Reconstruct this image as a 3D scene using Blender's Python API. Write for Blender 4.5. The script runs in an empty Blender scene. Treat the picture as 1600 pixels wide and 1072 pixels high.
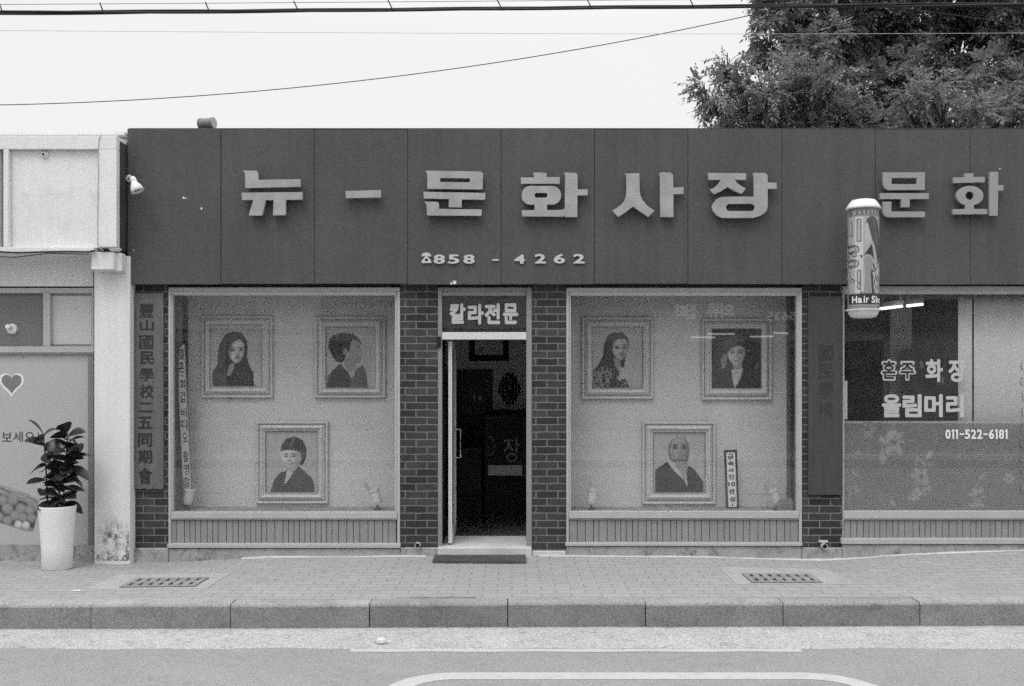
import bpy, bmesh, math, random
import numpy as np
from mathutils import Vector, Matrix

S = bpy.context.scene
COL = S.collection
rnd = random.Random(7)
NR = np.random.default_rng(11)
R = math.radians

# ------------------------------------------------------------------ camera
F, D0, HZ, CZ = 1555.6, 9.15, 591.0, 1.63
cam = bpy.data.objects.new('camera', bpy.data.cameras.new('camera'))
COL.objects.link(cam)
cam.location = (0, -D0, CZ)
cam.rotation_euler = (R(90), 0, 0)
cam.data.lens = 35.0
cam.data.sensor_width = 36.0
cam.data.shift_y = 55.0 / 1600.0
cam.data.clip_start = 0.05
cam.data.clip_end = 2000
S.camera = cam

# ------------------------------------------------------------------ sky, sun, exposure
SUN_EL, SUN_AZ = 58.0, 205.0            # azimuth clockwise from +Y
w = bpy.data.worlds.new('World'); S.world = w; w.use_nodes = True
nt = w.node_tree; nt.nodes.clear()
def wn(t, **k):
    n = nt.nodes.new(t)
    for a, b in k.items(): setattr(n, a, b)
    return n
sky = wn('ShaderNodeTexSky', sky_type='NISHITA', sun_disc=False)
sky.sun_elevation = R(SUN_EL); sky.sun_rotation = R(SUN_AZ)
sky.air_density = 1.0; sky.dust_density = 8.0; sky.ozone_density = 1.0
bw = wn('ShaderNodeRGBToBW'); nt.links.new(sky.outputs[0], bw.inputs[0])
tc = wn('ShaderNodeTexCoord'); sep = wn('ShaderNodeSeparateXYZ'); nt.links.new(tc.outputs['Generated'], sep.inputs[0])
grad = wn('ShaderNodeMapRange'); nt.links.new(sep.outputs['Z'], grad.inputs['Value'])
grad.inputs['From Min'].default_value = 0.33; grad.inputs['From Max'].default_value = 1.0
grad.inputs['To Min'].default_value = 9.7; grad.inputs['To Max'].default_value = 22.0      # an even cloud deck, brighter overhead
nz = wn('ShaderNodeTexNoise'); nz.inputs['Scale'].default_value = 1.6; nz.inputs['Detail'].default_value = 4
nt.links.new(tc.outputs['Generated'], nz.inputs['Vector'])
nzr = wn('ShaderNodeMapRange'); nt.links.new(nz.outputs['Fac'], nzr.inputs['Value'])
nzr.inputs['To Min'].default_value = 0.96; nzr.inputs['To Max'].default_value = 1.04
mul = wn('ShaderNodeMath', operation='MULTIPLY'); nt.links.new(grad.outputs[0], mul.inputs[0]); nt.links.new(nzr.outputs[0], mul.inputs[1])
mx = wn('ShaderNodeMix'); mx.data_type = 'FLOAT'
mx.inputs[0].default_value = 0.9
nt.links.new(bw.outputs[0], mx.inputs[2]); nt.links.new(mul.outputs[0], mx.inputs[3])
bg = wn('ShaderNodeBackground'); bg.inputs['Strength'].default_value = 0.1
nt.links.new(mx.outputs[0], bg.inputs['Color'])
wo = wn('ShaderNodeOutputWorld'); nt.links.new(bg.outputs[0], wo.inputs[0])

sl = bpy.data.lights.new('sun', 'SUN'); sl.energy = 1.1; sl.angle = R(25); sl.color = (1, 1, 1)
so = bpy.data.objects.new('sun', sl); COL.objects.link(so)
sd = Vector((math.sin(R(SUN_AZ)) * math.cos(R(SUN_EL)), math.cos(R(SUN_AZ)) * math.cos(R(SUN_EL)), math.sin(R(SUN_EL))))
so.location = sd * 30
so.rotation_euler = sd.to_track_quat('Z', 'Y').to_euler()

S.view_settings.view_transform = 'Standard'
S.view_settings.look = 'None'
S.view_settings.exposure = 0.0
S.view_settings.gamma = 1.0
S.render.engine = 'CYCLES'
S.cycles.use_denoising = False
S.cycles.use_adaptive_sampling = True
S.cycles.adaptive_threshold = 0.036
S.cycles.adaptive_min_samples = 16
S.cycles.max_bounces = 8
S.cycles.transparent_max_bounces = 16
S.cycles.sample_clamp_indirect = 4.0

# ------------------------------------------------------------------ pixel helpers (photo pixel -> metres at depth Y)
def PX(px, Y=0.0): return (px - 800.0) * (D0 + Y) / F
def PZ(py, Y=0.0): return CZ - (py - HZ) * (D0 + Y) / F

# ------------------------------------------------------------------ materials
MATS = {}
def ntree(name):
    m = bpy.data.materials.new(name); m.use_nodes = True
    t = m.node_tree; t.nodes.clear()
    def N(ty, **k):
        n = t.nodes.new(ty)
        for a, b in k.items(): setattr(n, a, b)
        return n
    def L(a, b): t.links.new(a, b)
    return m, t, N, L

def gmat(name, v, rough=.8, var=.15, scale=2.5, fine=.10, fscale=70, streak=0.0, speck=0.0, bump=.15, spec=.3,
         stretch=None, attr=None, coord='Object', stain=0.0, stain_scale=3.0, metallic=0.0):
    m, t, N, L = ntree(name)
    tcn = N('ShaderNodeTexCoord'); co = tcn.outputs[coord]
    if stretch:
        mp = N('ShaderNodeMapping'); mp.inputs['Scale'].default_value = stretch; L(co, mp.inputs[0]); cs = mp.outputs[0]
    else: cs = co
    def noise(c, s, d, ro=.6):
        n = N('ShaderNodeTexNoise'); n.inputs['Scale'].default_value = s; n.inputs['Detail'].default_value = d
        n.inputs['Roughness'].default_value = ro; L(c, n.inputs['Vector']); return n.outputs['Fac']
    def math_(op, a, b, c=None):
        n = N('ShaderNodeMath', operation=op)
        for i, q in enumerate((a, b, c)):
            if q is None: continue
            if isinstance(q, (int, float)): n.inputs[i].default_value = q
            else: L(q, n.inputs[i])
        return n.outputs[0]
    n1 = noise(cs, scale, 6); n2 = noise(cs, fscale, 3)
    a = math_('MULTIPLY_ADD', math_('SUBTRACT', n1, .5), var * 4, 1.0)
    b = math_('MULTIPLY_ADD', math_('SUBTRACT', n2, .5), fine * 4, a)
    if streak:
        mp2 = N('ShaderNodeMapping'); mp2.inputs['Scale'].default_value = (9, 9, .35); L(co, mp2.inputs[0])
        n3 = noise(mp2.outputs[0], 1.6, 5)
        b = math_('MULTIPLY_ADD', math_('SUBTRACT', n3, .5), streak * 4, b)
    if speck:
        vo = N('ShaderNodeTexVoronoi'); vo.inputs['Scale'].default_value = 160; L(co, vo.inputs['Vector'])
        sc = N('ShaderNodeSeparateColor'); L(vo.outputs['Color'], sc.inputs[0])
        b = math_('MULTIPLY_ADD', math_('SUBTRACT', sc.outputs[0], .5), speck * 2, b)
    if stain:
        n4 = noise(co, stain_scale, 8, .7)
        mr = N('ShaderNodeMapRange'); L(n4, mr.inputs['Value']); mr.inputs['From Min'].default_value = .52; mr.inputs['From Max'].default_value = .68
        b = math_('MULTIPLY', b, math_('MULTIPLY_ADD', mr.outputs[0], -stain, 1.0))
    c = math_('MULTIPLY', b, v)
    if attr:
        at = N('ShaderNodeAttribute', attribute_name=attr); c = math_('MULTIPLY', b, at.outputs['Fac'])
    c = math_('MAXIMUM', c, v * .25 if not attr else .004)
    p = N('ShaderNodeBsdfPrincipled'); L(c, p.inputs['Base Color'])
    p.inputs['Roughness'].default_value = rough; p.inputs['Specular IOR Level'].default_value = spec; p.inputs['Metallic'].default_value = metallic
    if bump:
        bm = N('ShaderNodeBump'); bm.inputs['Strength'].default_value = bump; bm.inputs['Distance'].default_value = .01
        L(math_('ADD', n2, n1), bm.inputs['Height']); L(bm.outputs[0], p.inputs['Normal'])
    o = N('ShaderNodeOutputMaterial'); L(p.outputs[0], o.inputs[0])
    MATS[name] = m
    return m

def brick_mat(name, c1, c2, mortar, bw_, rh, ms, plane, rough=.85, off=(0, 0), bump=.6, var=.25, bias=0.0):
    m, t, N, L = ntree(name)
    tcn = N('ShaderNodeTexCoord'); sp = N('ShaderNodeSeparateXYZ'); L(tcn.outputs['Object'], sp.inputs[0])
    cb = N('ShaderNodeCombineXYZ')
    if plane == 'XZ':
        ad = N('ShaderNodeMath', operation='ADD'); L(sp.outputs['X'], ad.inputs[0]); L(sp.outputs['Y'], ad.inputs[1])
        L(ad.outputs[0], cb.inputs[0]); L(sp.outputs['Z'], cb.inputs[1])
    else:
        L(sp.outputs['X'], cb.inputs[0]); L(sp.outputs['Y'], cb.inputs[1])
    mp = N('ShaderNodeMapping'); mp.inputs['Location'].default_value = (off[0], off[1], 0); L(cb.outputs[0], mp.inputs[0])
    # a little waviness so that the joints are not ruled lines
    dn = N('ShaderNodeTexNoise'); dn.inputs['Scale'].default_value = 9; dn.inputs['Detail'].default_value = 2; L(tcn.outputs['Object'], dn.inputs['Vector'])
    sv = N('ShaderNodeVectorMath', operation='SUBTRACT'); L(dn.outputs['Color'], sv.inputs[0]); sv.inputs[1].default_value = (.5, .5, .5)
    sm = N('ShaderNodeVectorMath', operation='SCALE'); L(sv.outputs[0], sm.inputs[0]); sm.inputs['Scale'].default_value = .010
    av = N('ShaderNodeVectorMath', operation='ADD'); L(mp.outputs[0], av.inputs[0]); L(sm.outputs[0], av.inputs[1])
    b = N('ShaderNodeTexBrick'); L(av.outputs[0], b.inputs['Vector'])
    b.inputs['Scale'].default_value = 1; b.inputs['Brick Width'].default_value = bw_; b.inputs['Row Height'].default_value = rh
    b.inputs['Mortar Size'].default_value = ms; b.inputs['Mortar Smooth'].default_value = .25; b.inputs['Bias'].default_value = bias
    for k, q in (('Color1', c1), ('Color2', c2), ('Mortar', mortar)): b.inputs[k].default_value = (q, q, q, 1)
    n = N('ShaderNodeTexNoise'); n.inputs['Scale'].default_value = 30; n.inputs['Detail'].default_value = 6; L(tcn.outputs['Object'], n.inputs['Vector'])
    n2 = N('ShaderNodeTexNoise'); n2.inputs['Scale'].default_value = 1.7; n2.inputs['Detail'].default_value = 6; L(tcn.outputs['Object'], n2.inputs['Vector'])
    a1 = N('ShaderNodeMath', operation='ADD'); L(n.outputs['Fac'], a1.inputs[0]); L(n2.outputs['Fac'], a1.inputs[1])
    a2 = N('ShaderNodeMath', operation='MULTIPLY_ADD'); L(a1.outputs[0], a2.inputs[0]); a2.inputs[1].default_value = var * 2; a2.inputs[2].default_value = 1 - var * 2
    mc = N('ShaderNodeVectorMath', operation='SCALE'); L(b.outputs['Color'], mc.inputs[0]); L(a2.outputs[0], mc.inputs['Scale'])
    p = N('ShaderNodeBsdfPrincipled'); L(mc.outputs[0], p.inputs['Base Color']); p.inputs['Roughness'].default_value = rough
    p.inputs['Specular IOR Level'].default_value = .25
    iv = N('ShaderNodeMath', operation='SUBTRACT'); iv.inputs[0].default_value = 1; L(b.outputs['Fac'], iv.inputs[1])
    hh = N('ShaderNodeMath', operation='MULTIPLY_ADD'); L(n.outputs['Fac'], hh.inputs[0]); hh.inputs[1].default_value = .3; L(iv.outputs[0], hh.inputs[2])
    bm = N('ShaderNodeBump'); bm.inputs['Strength'].default_value = bump; bm.inputs['Distance'].default_value = .006
    L(hh.outputs[0], bm.inputs['Height']); L(bm.outputs[0], p.inputs['Normal'])
    o = N('ShaderNodeOutputMaterial'); L(p.outputs[0], o.inputs[0])
    MATS[name] = m
    return m

def glass_mat(name, dust=.02, wave=.00004, r0=.065, dustv=.5):
    m, t, N, L = ntree(name)
    lw = N('ShaderNodeLayerWeight'); lw.inputs['Blend'].default_value = .5
    pw = N('ShaderNodeMath', operation='POWER'); L(lw.outputs['Facing'], pw.inputs[0]); pw.inputs[1].default_value = 5
    fr = N('ShaderNodeMath', operation='MULTIPLY_ADD'); L(pw.outputs[0], fr.inputs[0]); fr.inputs[1].default_value = 1 - r0; fr.inputs[2].default_value = r0
    tr = N('ShaderNodeBsdfTransparent'); tr.inputs[0].default_value = (.96, .96, .96, 1)
    gl = N('ShaderNodeBsdfGlossy'); gl.inputs['Roughness'].default_value = .003
    tcn = N('ShaderNodeTexCoord'); n = N('ShaderNodeTexNoise'); n.inputs['Scale'].default_value = 2.2; n.inputs['Detail'].default_value = 1
    L(tcn.outputs['Object'], n.inputs['Vector'])
    bm = N('ShaderNodeBump'); bm.inputs['Strength'].default_value = 1; bm.inputs['Distance'].default_value = wave * 10
    L(n.outputs['Fac'], bm.inputs['Height']); L(bm.outputs[0], gl.inputs['Normal'])
    mx1 = N('ShaderNodeMixShader'); L(fr.outputs[0], mx1.inputs[0]); L(tr.outputs[0], mx1.inputs[1]); L(gl.outputs[0], mx1.inputs[2])
    df = N('ShaderNodeBsdfDiffuse'); df.inputs[0].default_value = (dustv, dustv, dustv, 1)
    n5 = N('ShaderNodeTexNoise'); n5.inputs['Scale'].default_value = 5; n5.inputs['Detail'].default_value = 8; L(tcn.outputs['Object'], n5.inputs['Vector'])
    dm = N('ShaderNodeMath', operation='MULTIPLY'); L(n5.outputs['Fac'], dm.inputs[0]); dm.inputs[1].default_value = dust * 2
    mx2 = N('ShaderNodeMixShader'); L(dm.outputs[0], mx2.inputs[0]); L(mx1.outputs[0], mx2.inputs[1]); L(df.outputs[0], mx2.inputs[2])
    o = N('ShaderNodeOutputMaterial'); L(mx2.outputs[0], o.inputs[0])
    MATS[name] = m
    return m

def emit_mat(name, v, k):
    m, t, N, L = ntree(name)
    e = N('ShaderNodeEmission'); e.inputs[0].default_value = (v, v, v, 1); e.inputs[1].default_value = k
    o = N('ShaderNodeOutputMaterial'); L(e.outputs[0], o.inputs[0]); MATS[name] = m
    return m

def attr_mat(name, rough=.6, spec=.3, opacity=1.0, translucent=0.0):
    m, t, N, L = ntree(name)
    at = N('ShaderNodeAttribute', attribute_name='col')
    p = N('ShaderNodeBsdfPrincipled'); L(at.outputs['Color'], p.inputs['Base Color']); p.inputs['Roughness'].default_value = rough
    p.inputs['Specular IOR Level'].default_value = spec
    out = p.outputs[0]
    if translucent:
        tl = N('ShaderNodeBsdfTranslucent'); L(at.outputs['Color'], tl.inputs[0])
        mm = N('ShaderNodeMixShader'); mm.inputs[0].default_value = translucent; L(out, mm.inputs[1]); L(tl.outputs[0], mm.inputs[2]); out = mm.outputs[0]
    if opacity < 1:
        tr = N('ShaderNodeBsdfTransparent'); mm = N('ShaderNodeMixShader'); mm.inputs[0].default_value = opacity
        L(tr.outputs[0], mm.inputs[1]); L(out, mm.inputs[2]); out = mm.outputs[0]
    o = N('ShaderNodeOutputMaterial'); L(out, o.inputs[0]); MATS[name] = m
    return m

gmat('fascia_paint', .078, .75, var=.14, scale=1.1, fine=.16, fscale=80, streak=.10, bump=.12, speck=.16)
gmat('groove_dark', .035, .9, var=.1)
gmat('letter_face', .33, .55, var=.2, scale=6, fine=.08, streak=.05, bump=.03)
gmat('letter_face_new', .29, .5, var=.04, scale=6, fine=.04, bump=.02)
gmat('digit_paint', .5, .5, var=.05, bump=.02)
gmat('white_plaster', .72, .9, var=.05, scale=2, fine=.05, fscale=40, streak=.04, stain=.12, stain_scale=2.2)
gmat('column_plaster', .70, .9, var=.05, scale=3, fine=.05, streak=.07, stain=.06)
gmat('grey_plaster', .72, .9, var=.06, scale=2, fine=.05, streak=.05)
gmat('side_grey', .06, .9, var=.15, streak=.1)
gmat('banner', .42, .7, var=.02, scale=1.5, fine=.02, bump=.02)
gmat('dark_panel', .17, .6, var=.05, fine=.04, bump=.03)
gmat('pale_panel', .52, .6, var=.03, fine=.03, bump=.03)
gmat('heart_grey', .19, .7, var=.03, bump=0); gmat('heart_white', .72, .7, var=.02, bump=0)
gmat('ink', .03, .6, var=.05, bump=0)
gmat('alu', .42, .45, var=.08, scale=5, fine=.06, streak=.04, bump=.04, spec=.4)
gmat('alu_mid', .25, .45, var=.1, scale=5, fine=.06, streak=.06, bump=.04)
gmat('faded_ink', .044, .8, var=.2)
gmat('lamp_grey', .5, .5, var=.1)
gmat('alu_dark', .20, .45, var=.08, scale=5, fine=.05, bump=.04)
gmat('alu_bright', .62, .4, var=.05, fine=.04, bump=.03, spec=.5)
gmat('cement', .34, .95, var=.22, scale=6, fine=.16, fscale=60, stain=.62, stain_scale=9, bump=.5)
gmat('cement_pale', .55, .95, var=.10, scale=5, fine=.10, fscale=80, stain=.18, bump=.3)
gmat('base_panel', .26, .7, var=.10, scale=5, fine=.08, streak=.09, bump=.05)
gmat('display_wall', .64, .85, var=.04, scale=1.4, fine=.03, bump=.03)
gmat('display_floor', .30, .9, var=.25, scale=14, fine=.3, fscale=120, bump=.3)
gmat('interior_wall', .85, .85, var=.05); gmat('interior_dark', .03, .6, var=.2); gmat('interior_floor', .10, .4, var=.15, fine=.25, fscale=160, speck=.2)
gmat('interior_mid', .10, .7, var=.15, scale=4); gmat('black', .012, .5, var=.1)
gmat('wood_board', .13, .8, var=.3, scale=3, fine=.24, fscale=30, stretch=(14, 14, .7), bump=.3)
gmat('wood_board_dark', .062, .8, var=.22, scale=3, fine=.16, fscale=30, stretch=(14, 14, .7), bump=.3)
gmat('frame_white', .62, .5, var=.06, scale=8, fine=.06, bump=.05, spec=.4)
gmat('sign_white', .8, .6, var=.04, bump=.02)
gmat('pot_glaze', .74, .35, var=.03, scale=3, fine=.02, bump=.02, spec=.5)
gmat('soil', .03, .95, var=.3, fscale=90, bump=.5)
gmat('bark', .045, .95, var=.3, scale=5, fine=.2, bump=.5)
gmat('asphalt', .28, .95, var=.10, scale=1.3, fine=.16, fscale=110, speck=.22, stain=.10, stain_scale=2.5, bump=.35)
gmat('gutter', .42, .95, var=.14, scale=3, fine=.28, fscale=45, speck=.3, stain=.35, stain_scale=14, bump=.6)
gmat('road_paint', .48, .8, var=.06, scale=6, fine=.08, fscale=90, stain=.15, stain_scale=9)
gmat('apron', .385, .95, var=.1, scale=5, fine=.1, fscale=80, stain=.15, bump=.3)
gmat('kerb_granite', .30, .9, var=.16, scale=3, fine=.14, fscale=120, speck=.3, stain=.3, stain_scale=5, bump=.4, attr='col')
gmat('terrain', .12, .95, var=.2)
brick_mat('brick', .060, .030, .17, .2, .0676, .0055, 'XZ', off=(0, .012), var=.4)
brick_mat('pavers', .355, .325, .235, .225, .115, .006, 'XY', bump=.35, var=.12)
gmat('mat_rubber', .075, .9, var=.2, fine=.3, fscale=60, bump=.6)
gmat('iron', .26, .8, var=.2, scale=6, fine=.15, bump=.3)
gmat('cable', .02, .6, var=.1, bump=0); gmat('cable_grey', .10, .6, var=.1, bump=0)
gmat('lamp_white', .7, .4, var=.04, bump=.02); gmat('tin', .16, .4, var=.2, scale=5, spec=.6, streak=.1)
gmat('cap_white', .70, .5, var=.05, bump=.03, stain=.15, stain_scale=9)
gmat('card_white', .7, .7, var=.03, bump=0)
gmat('curtain', .58, .9, var=.03, scale=2, fine=.03, bump=.05)
gmat('glass_letter', .47, .6, var=.06, bump=0); gmat('glass_white', .75, .6, var=.03, bump=0)
gmat('opp_wall', .34, .9, var=.15, streak=.05); gmat('opp_dark', .05, .6); gmat('opp_sign', .06, .7); gmat('opp_pale', .85, .7)
gmat('roof_slab', .25, .9, var=.2); gmat('stone', .62, .9, var=.1)
gmat('pvc', .45, .5, var=.1)
glass_mat('glass', dust=.02); glass_mat('glass_dark', dust=.008, dustv=.3)
emit_mat('tube_light', 1, 2.4)
attr_mat('photo_print', .35, .35); attr_mat('print_matte', .7, .2); attr_mat('film', .6, .2, opacity=.8); attr_mat('leaf', .55, .3, translucent=.45)
attr_mat('drum_print', .35, .4)
gmat('rubber_leaf', .032, .3, var=.2, scale=9, fine=.05, bump=.02, spec=.5)

# ------------------------------------------------------------------ mesh building
ROOT_LOC = {}
class MB:
    def __init__(s): s.v = []; s.f = []; s.m = []; s.c = None
    def add(s, vs, fs, mi=0):
        b = len(s.v); s.v += [tuple(map(float, q)) for q in vs]
        for q in fs: s.f.append([b + i for i in q]); s.m.append(mi)
        return s
    def box(s, x0, x1, y0, y1, z0, z1, mi=0):
        x0, x1 = min(x0, x1), max(x0, x1); y0, y1 = min(y0, y1), max(y0, y1); z0, z1 = min(z0, z1), max(z0, z1)
        vs = [(x0, y0, z0), (x1, y0, z0), (x1, y1, z0), (x0, y1, z0), (x0, y0, z1), (x1, y0, z1), (x1, y1, z1), (x0, y1, z1)]
        return s.add(vs, [(0, 3, 2, 1), (4, 5, 6, 7), (0, 1, 5, 4), (1, 2, 6, 5), (2, 3, 7, 6), (3, 0, 4, 7)], mi)
    def pbox(s, a, b, c, d, Y0, Y1, mi=0):            # photo rectangle a..b, c..d whose front is at depth Y0
        return s.box(PX(a, Y0), PX(b, Y0), Y0, Y1, PZ(d, Y0), PZ(c, Y0), mi)
    def prism(s, pts, Y0, Y1, mi=0):                  # convex outline in X,Z
        n = len(pts)
        vs = [(x, Y0, z) for x, z in pts] + [(x, Y1, z) for x, z in pts]
        fs = [tuple(range(n)), tuple(range(2 * n - 1, n - 1, -1))] + [(i, i + n, (i + 1) % n + n, (i + 1) % n) for i in range(n)]
        return s.add(vs, fs, mi)
    def tube(s, pts, r, n=8, mi=0, cap=True):
        pts = [Vector(p) for p in pts]; k = len(pts); rs = r if hasattr(r, '__len__') else [r] * k
        vs = []; fs = []
        up0 = Vector((0, 0, 1))
        for i, p in enumerate(pts):
            t = (pts[min(i + 1, k - 1)] - pts[max(i - 1, 0)]).normalized()
            u = t.cross(up0)
            if u.length < .05: u = t.cross(Vector((1, 0, 0)))
            u.normalize(); q = t.cross(u)
            for j in range(n):
                a = 2 * math.pi * j / n
                vs.append(p + (u * math.cos(a) + q * math.sin(a)) * rs[i])
        for i in range(k - 1):
            for j in range(n):
                fs.append((i * n + j, i * n + (j + 1) % n, (i + 1) * n + (j + 1) % n, (i + 1) * n + j))
        if cap: fs += [tuple(range(n - 1, -1, -1)), tuple(range((k - 1) * n, k * n))]
        return s.add(vs, fs, mi)
    def lathe(s, c, prof, n=32, mi=0, M=None):
        vs = []; fs = []; k = len(prof)
        for r, z in prof:
            for j in range(n):
                a = 2 * math.pi * j / n
                q = Vector((r * math.cos(a), r * math.sin(a), z))
                if M: q = M @ q
                vs.append(Vector(c) + q)
        for i in range(k - 1):
            for j in range(n):
                fs.append((i * n + j, i * n + (j + 1) % n, (i + 1) * n + (j + 1) % n, (i + 1) * n + j))
        if prof[0][0] > 1e-6: fs.append(tuple(range(n - 1, -1, -1)))
        if prof[-1][0] > 1e-6: fs.append(tuple(range((k - 1) * n, k * n)))
        return s.add(vs, fs, mi)
    def build(s, name, mats, parent=None, smooth=False, bevel=0, cols=None, seg=1):
        off = ROOT_LOC.get(parent.name, Vector()) if parent else Vector()
        me = bpy.data.meshes.new(name)
        arr = np.array(s.v, dtype=np.float64).reshape(-1, 3) - np.array(off)
        me.from_pydata(arr.tolist(), [], s.f)
        for mm in (mats if isinstance(mats, (list, tuple)) else [mats]): me.materials.append(MATS[mm])
        if any(s.m): me.polygons.foreach_set('material_index', s.m)
        if smooth: me.polygons.foreach_set('use_smooth', [True] * len(me.polygons))
        if cols is not None:
            ca = me.color_attributes.new('col', 'FLOAT_COLOR', 'POINT')
            q = np.ones((len(s.v), 4), dtype=np.float32); q[:, :3] = np.asarray(cols, dtype=np.float32).reshape(-1, 1)
            ca.data.foreach_set('color', q.ravel())
        me.update()
        return link(name, me, parent, off, bevel, seg)
def link(name, me, parent, off=None, bevel=0, seg=1):
    o = bpy.data.objects.new(name, me); COL.objects.link(o)
    if parent:
        o.parent = parent; ROOT_LOC[o.name] = ROOT_LOC.get(parent.name, Vector())
    else: ROOT_LOC[o.name] = Vector()
    if bevel:
        bv = o.modifiers.new('bevel', 'BEVEL'); bv.width = bevel; bv.segments = seg; bv.limit_method = 'ANGLE'
    return o
def thing(name, label, cat, loc=(0, 0, 0), group=None):
    o = bpy.data.objects.new(name, None); COL.objects.link(o); o.location = loc; o.empty_display_size = .1
    o['label'] = label; o['category'] = cat
    if group: o['group'] = group
    ROOT_LOC[o.name] = Vector(loc)
    return o
def tag(o, label, cat, group=None):
    o['label'] = label; o['category'] = cat
    if group: o['group'] = group
    return o
def struct(o, kind='structure'): o['kind'] = kind; return o

# text and traced outlines -> geometry (Blender's own font, drawn as mesh)
def curve_to(cu):
    o = bpy.data.objects.new('tmp', cu); COL.objects.link(o)
    bpy.context.view_layer.update()
    dg = bpy.context.evaluated_depsgraph_get()
    me = bpy.data.meshes.new_from_object(o.evaluated_get(dg))
    v = np.array([q.co[:] for q in me.vertices]); f = [tuple(p.vertices) for p in me.polygons]
    bpy.data.objects.remove(o); bpy.data.meshes.remove(me); bpy.data.curves.remove(cu)
    return v, f
GC = {}
def glyph(s, off=0.0):
    if (s, off) not in GC:
        cu = bpy.data.curves.new('tmp', 'FONT'); cu.body = s; cu.offset = off; cu.extrude = .5; cu.resolution_u = 3
        GC[(s, off)] = curve_to(cu)
    return GC[(s, off)]
GB = {}
def glyph_bold(s, off):
    """glyph thickened by laying shifted copies a hair apart (the font's own offset breaks crossing strokes)"""
    if (s, off) in GB: return GB[(s, off)]
    v, f = glyph(s, 0.0)
    if not off: GB[(s, off)] = (v, f); return v, f
    V, Fs, b = [], [], 0
    sh = [(0, 0)] + [(off * math.cos(R(q)), off * math.sin(R(q))) for q in range(0, 360, 30)]
    for i, (dx, dy) in enumerate(sh):
        q = v.copy(); q[:, 0] += dx; q[:, 1] += dy; q[:, 2] *= 1 - .012 * i
        V.append(q); Fs += [tuple(k + b for k in t) for t in f]; b += len(v)
    GB[(s, off)] = (np.concatenate(V), Fs); return GB[(s, off)]
def text_fit(mb, s, a, b, c, d, Y, thick, off=0.0, mi=0, flip=False, skew=0.0, dz=0.0):
    """glyphs s filling the photo rectangle a..b, c..d on the plane Y, 'thick' metres proud of it"""
    v, f = glyph_bold(s, off)
    lo, hi = v.min(0), v.max(0)
    u = (v - lo) / np.maximum(hi - lo, 1e-6)
    x0, x1, z0, z1 = PX(a, Y), PX(b, Y), PZ(d, Y) + dz, PZ(c, Y) + dz
    P = np.stack([x0 + (x1 - x0) * u[:, 0] + skew * u[:, 1] * (z1 - z0), Y - thick * u[:, 2], z0 + (z1 - z0) * u[:, 1]], 1)
    mb.add(P, f, mi)
def outline(mb, loops, Y, thick, mi=0, bevel=0.0):
    cu = bpy.data.curves.new('tmp', 'CURVE'); cu.dimensions = '2D'; cu.fill_mode = 'BOTH'; cu.extrude = thick / 2; cu.bevel_depth = bevel
    for lp in loops:
        sp = cu.splines.new('POLY'); sp.points.add(len(lp) - 1); sp.use_cyclic_u = True
        for i, (x, y) in enumerate(lp): sp.points[i].co = (PX(x, Y), PZ(y, Y), 0, 1)
    v, f = curve_to(cu)
    P = np.stack([v[:, 0], Y - thick / 2 - v[:, 2], v[:, 1]], 1)
    mb.add(P, f, mi)
def rrect(x0, x1, y0, y1, r, n=8):
    pts = []
    for cx, cy, a0 in ((x1 - r, y0 + r, -90), (x1 - r, y1 - r, 0), (x0 + r, y1 - r, 90), (x0 + r, y0 + r, 180)):
        for i in range(n + 1):
            a = R(a0 + 90 * i / n); pts.append((cx + r * math.cos(a), cy + r * math.sin(a)))
    return pts

# ------------------------------------------------------------------ painted prints (flat photographs and posters)
def inpoly(X_, Y_, pts):
    ins = np.zeros(X_.shape, bool); n = len(pts); j = n - 1
    for i in range(n):
        xi, yi = pts[i]; xj, yj = pts[j]
        c = ((yi > Y_) != (yj > Y_)) & (X_ < (xj - xi) * (Y_ - yi) / ((yj - yi) if yj != yi else 1e-9) + xi)
        ins ^= c; j = i
    return ins
class Paint:
    def __init__(s, x0, x1, y0, y1, nx, ny, bgv):
        s.nx, s.ny = nx, ny
        s.X, s.Y = np.meshgrid(np.linspace(x0, x1, nx), np.linspace(y0, y1, ny)); s.C = np.full(s.X.shape, float(bgv))
        s.M = np.ones(s.X.shape, bool)
    def poly(s, pts, v, a=1.0): m = inpoly(s.X, s.Y, pts); s.F = m; s.C[m] = s.C[m] * (1 - a) + a * (v if np.isscalar(v) else v[m]); return m
    def ell(s, cx, cy, rx, ry, v, rot=0, a=1.0, soft=.0):
        c, n = math.cos(R(rot)), math.sin(R(rot)); dx, dy = s.X - cx, s.Y - cy
        d = np.sqrt(((dx * c + dy * n) / rx) ** 2 + ((-dx * n + dy * c) / ry) ** 2)
        k = a * (np.clip((1 + soft - d) / max(2 * soft, 1e-3), 0, 1) if soft else (d < 1)); s.C = s.C * (1 - k) + k * v
    def blur(s, k=1):
        for _ in range(k):
            p = np.pad(s.C, 1, mode='edge')
            s.C = (p[:-2, 1:-1] + p[2:, 1:-1] + p[1:-1, :-2] + p[1:-1, 2:] + 4 * p[1:-1, 1:-1]) / 8
        return s
    def mesh(s, fn):                                  # fn(u, v) -> xyz ; u 0..1 left to right, v 0..1 top to bottom
        mb = MB(); cols = s.C.ravel(); ny, nx = s.ny, s.nx
        vs = [fn(i / (nx - 1), j / (ny - 1)) for j in range(ny) for i in range(nx)]
        fs = []
        for j in range(ny - 1):
            for i in range(nx - 1):
                if s.M[j, i] and s.M[j + 1, i] and s.M[j, i + 1] and s.M[j + 1, i + 1]:
                    q = j * nx + i; fs.append((q, q + nx, q + nx + 1, q + 1))
        mb.add(vs, fs); return mb, cols

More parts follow.
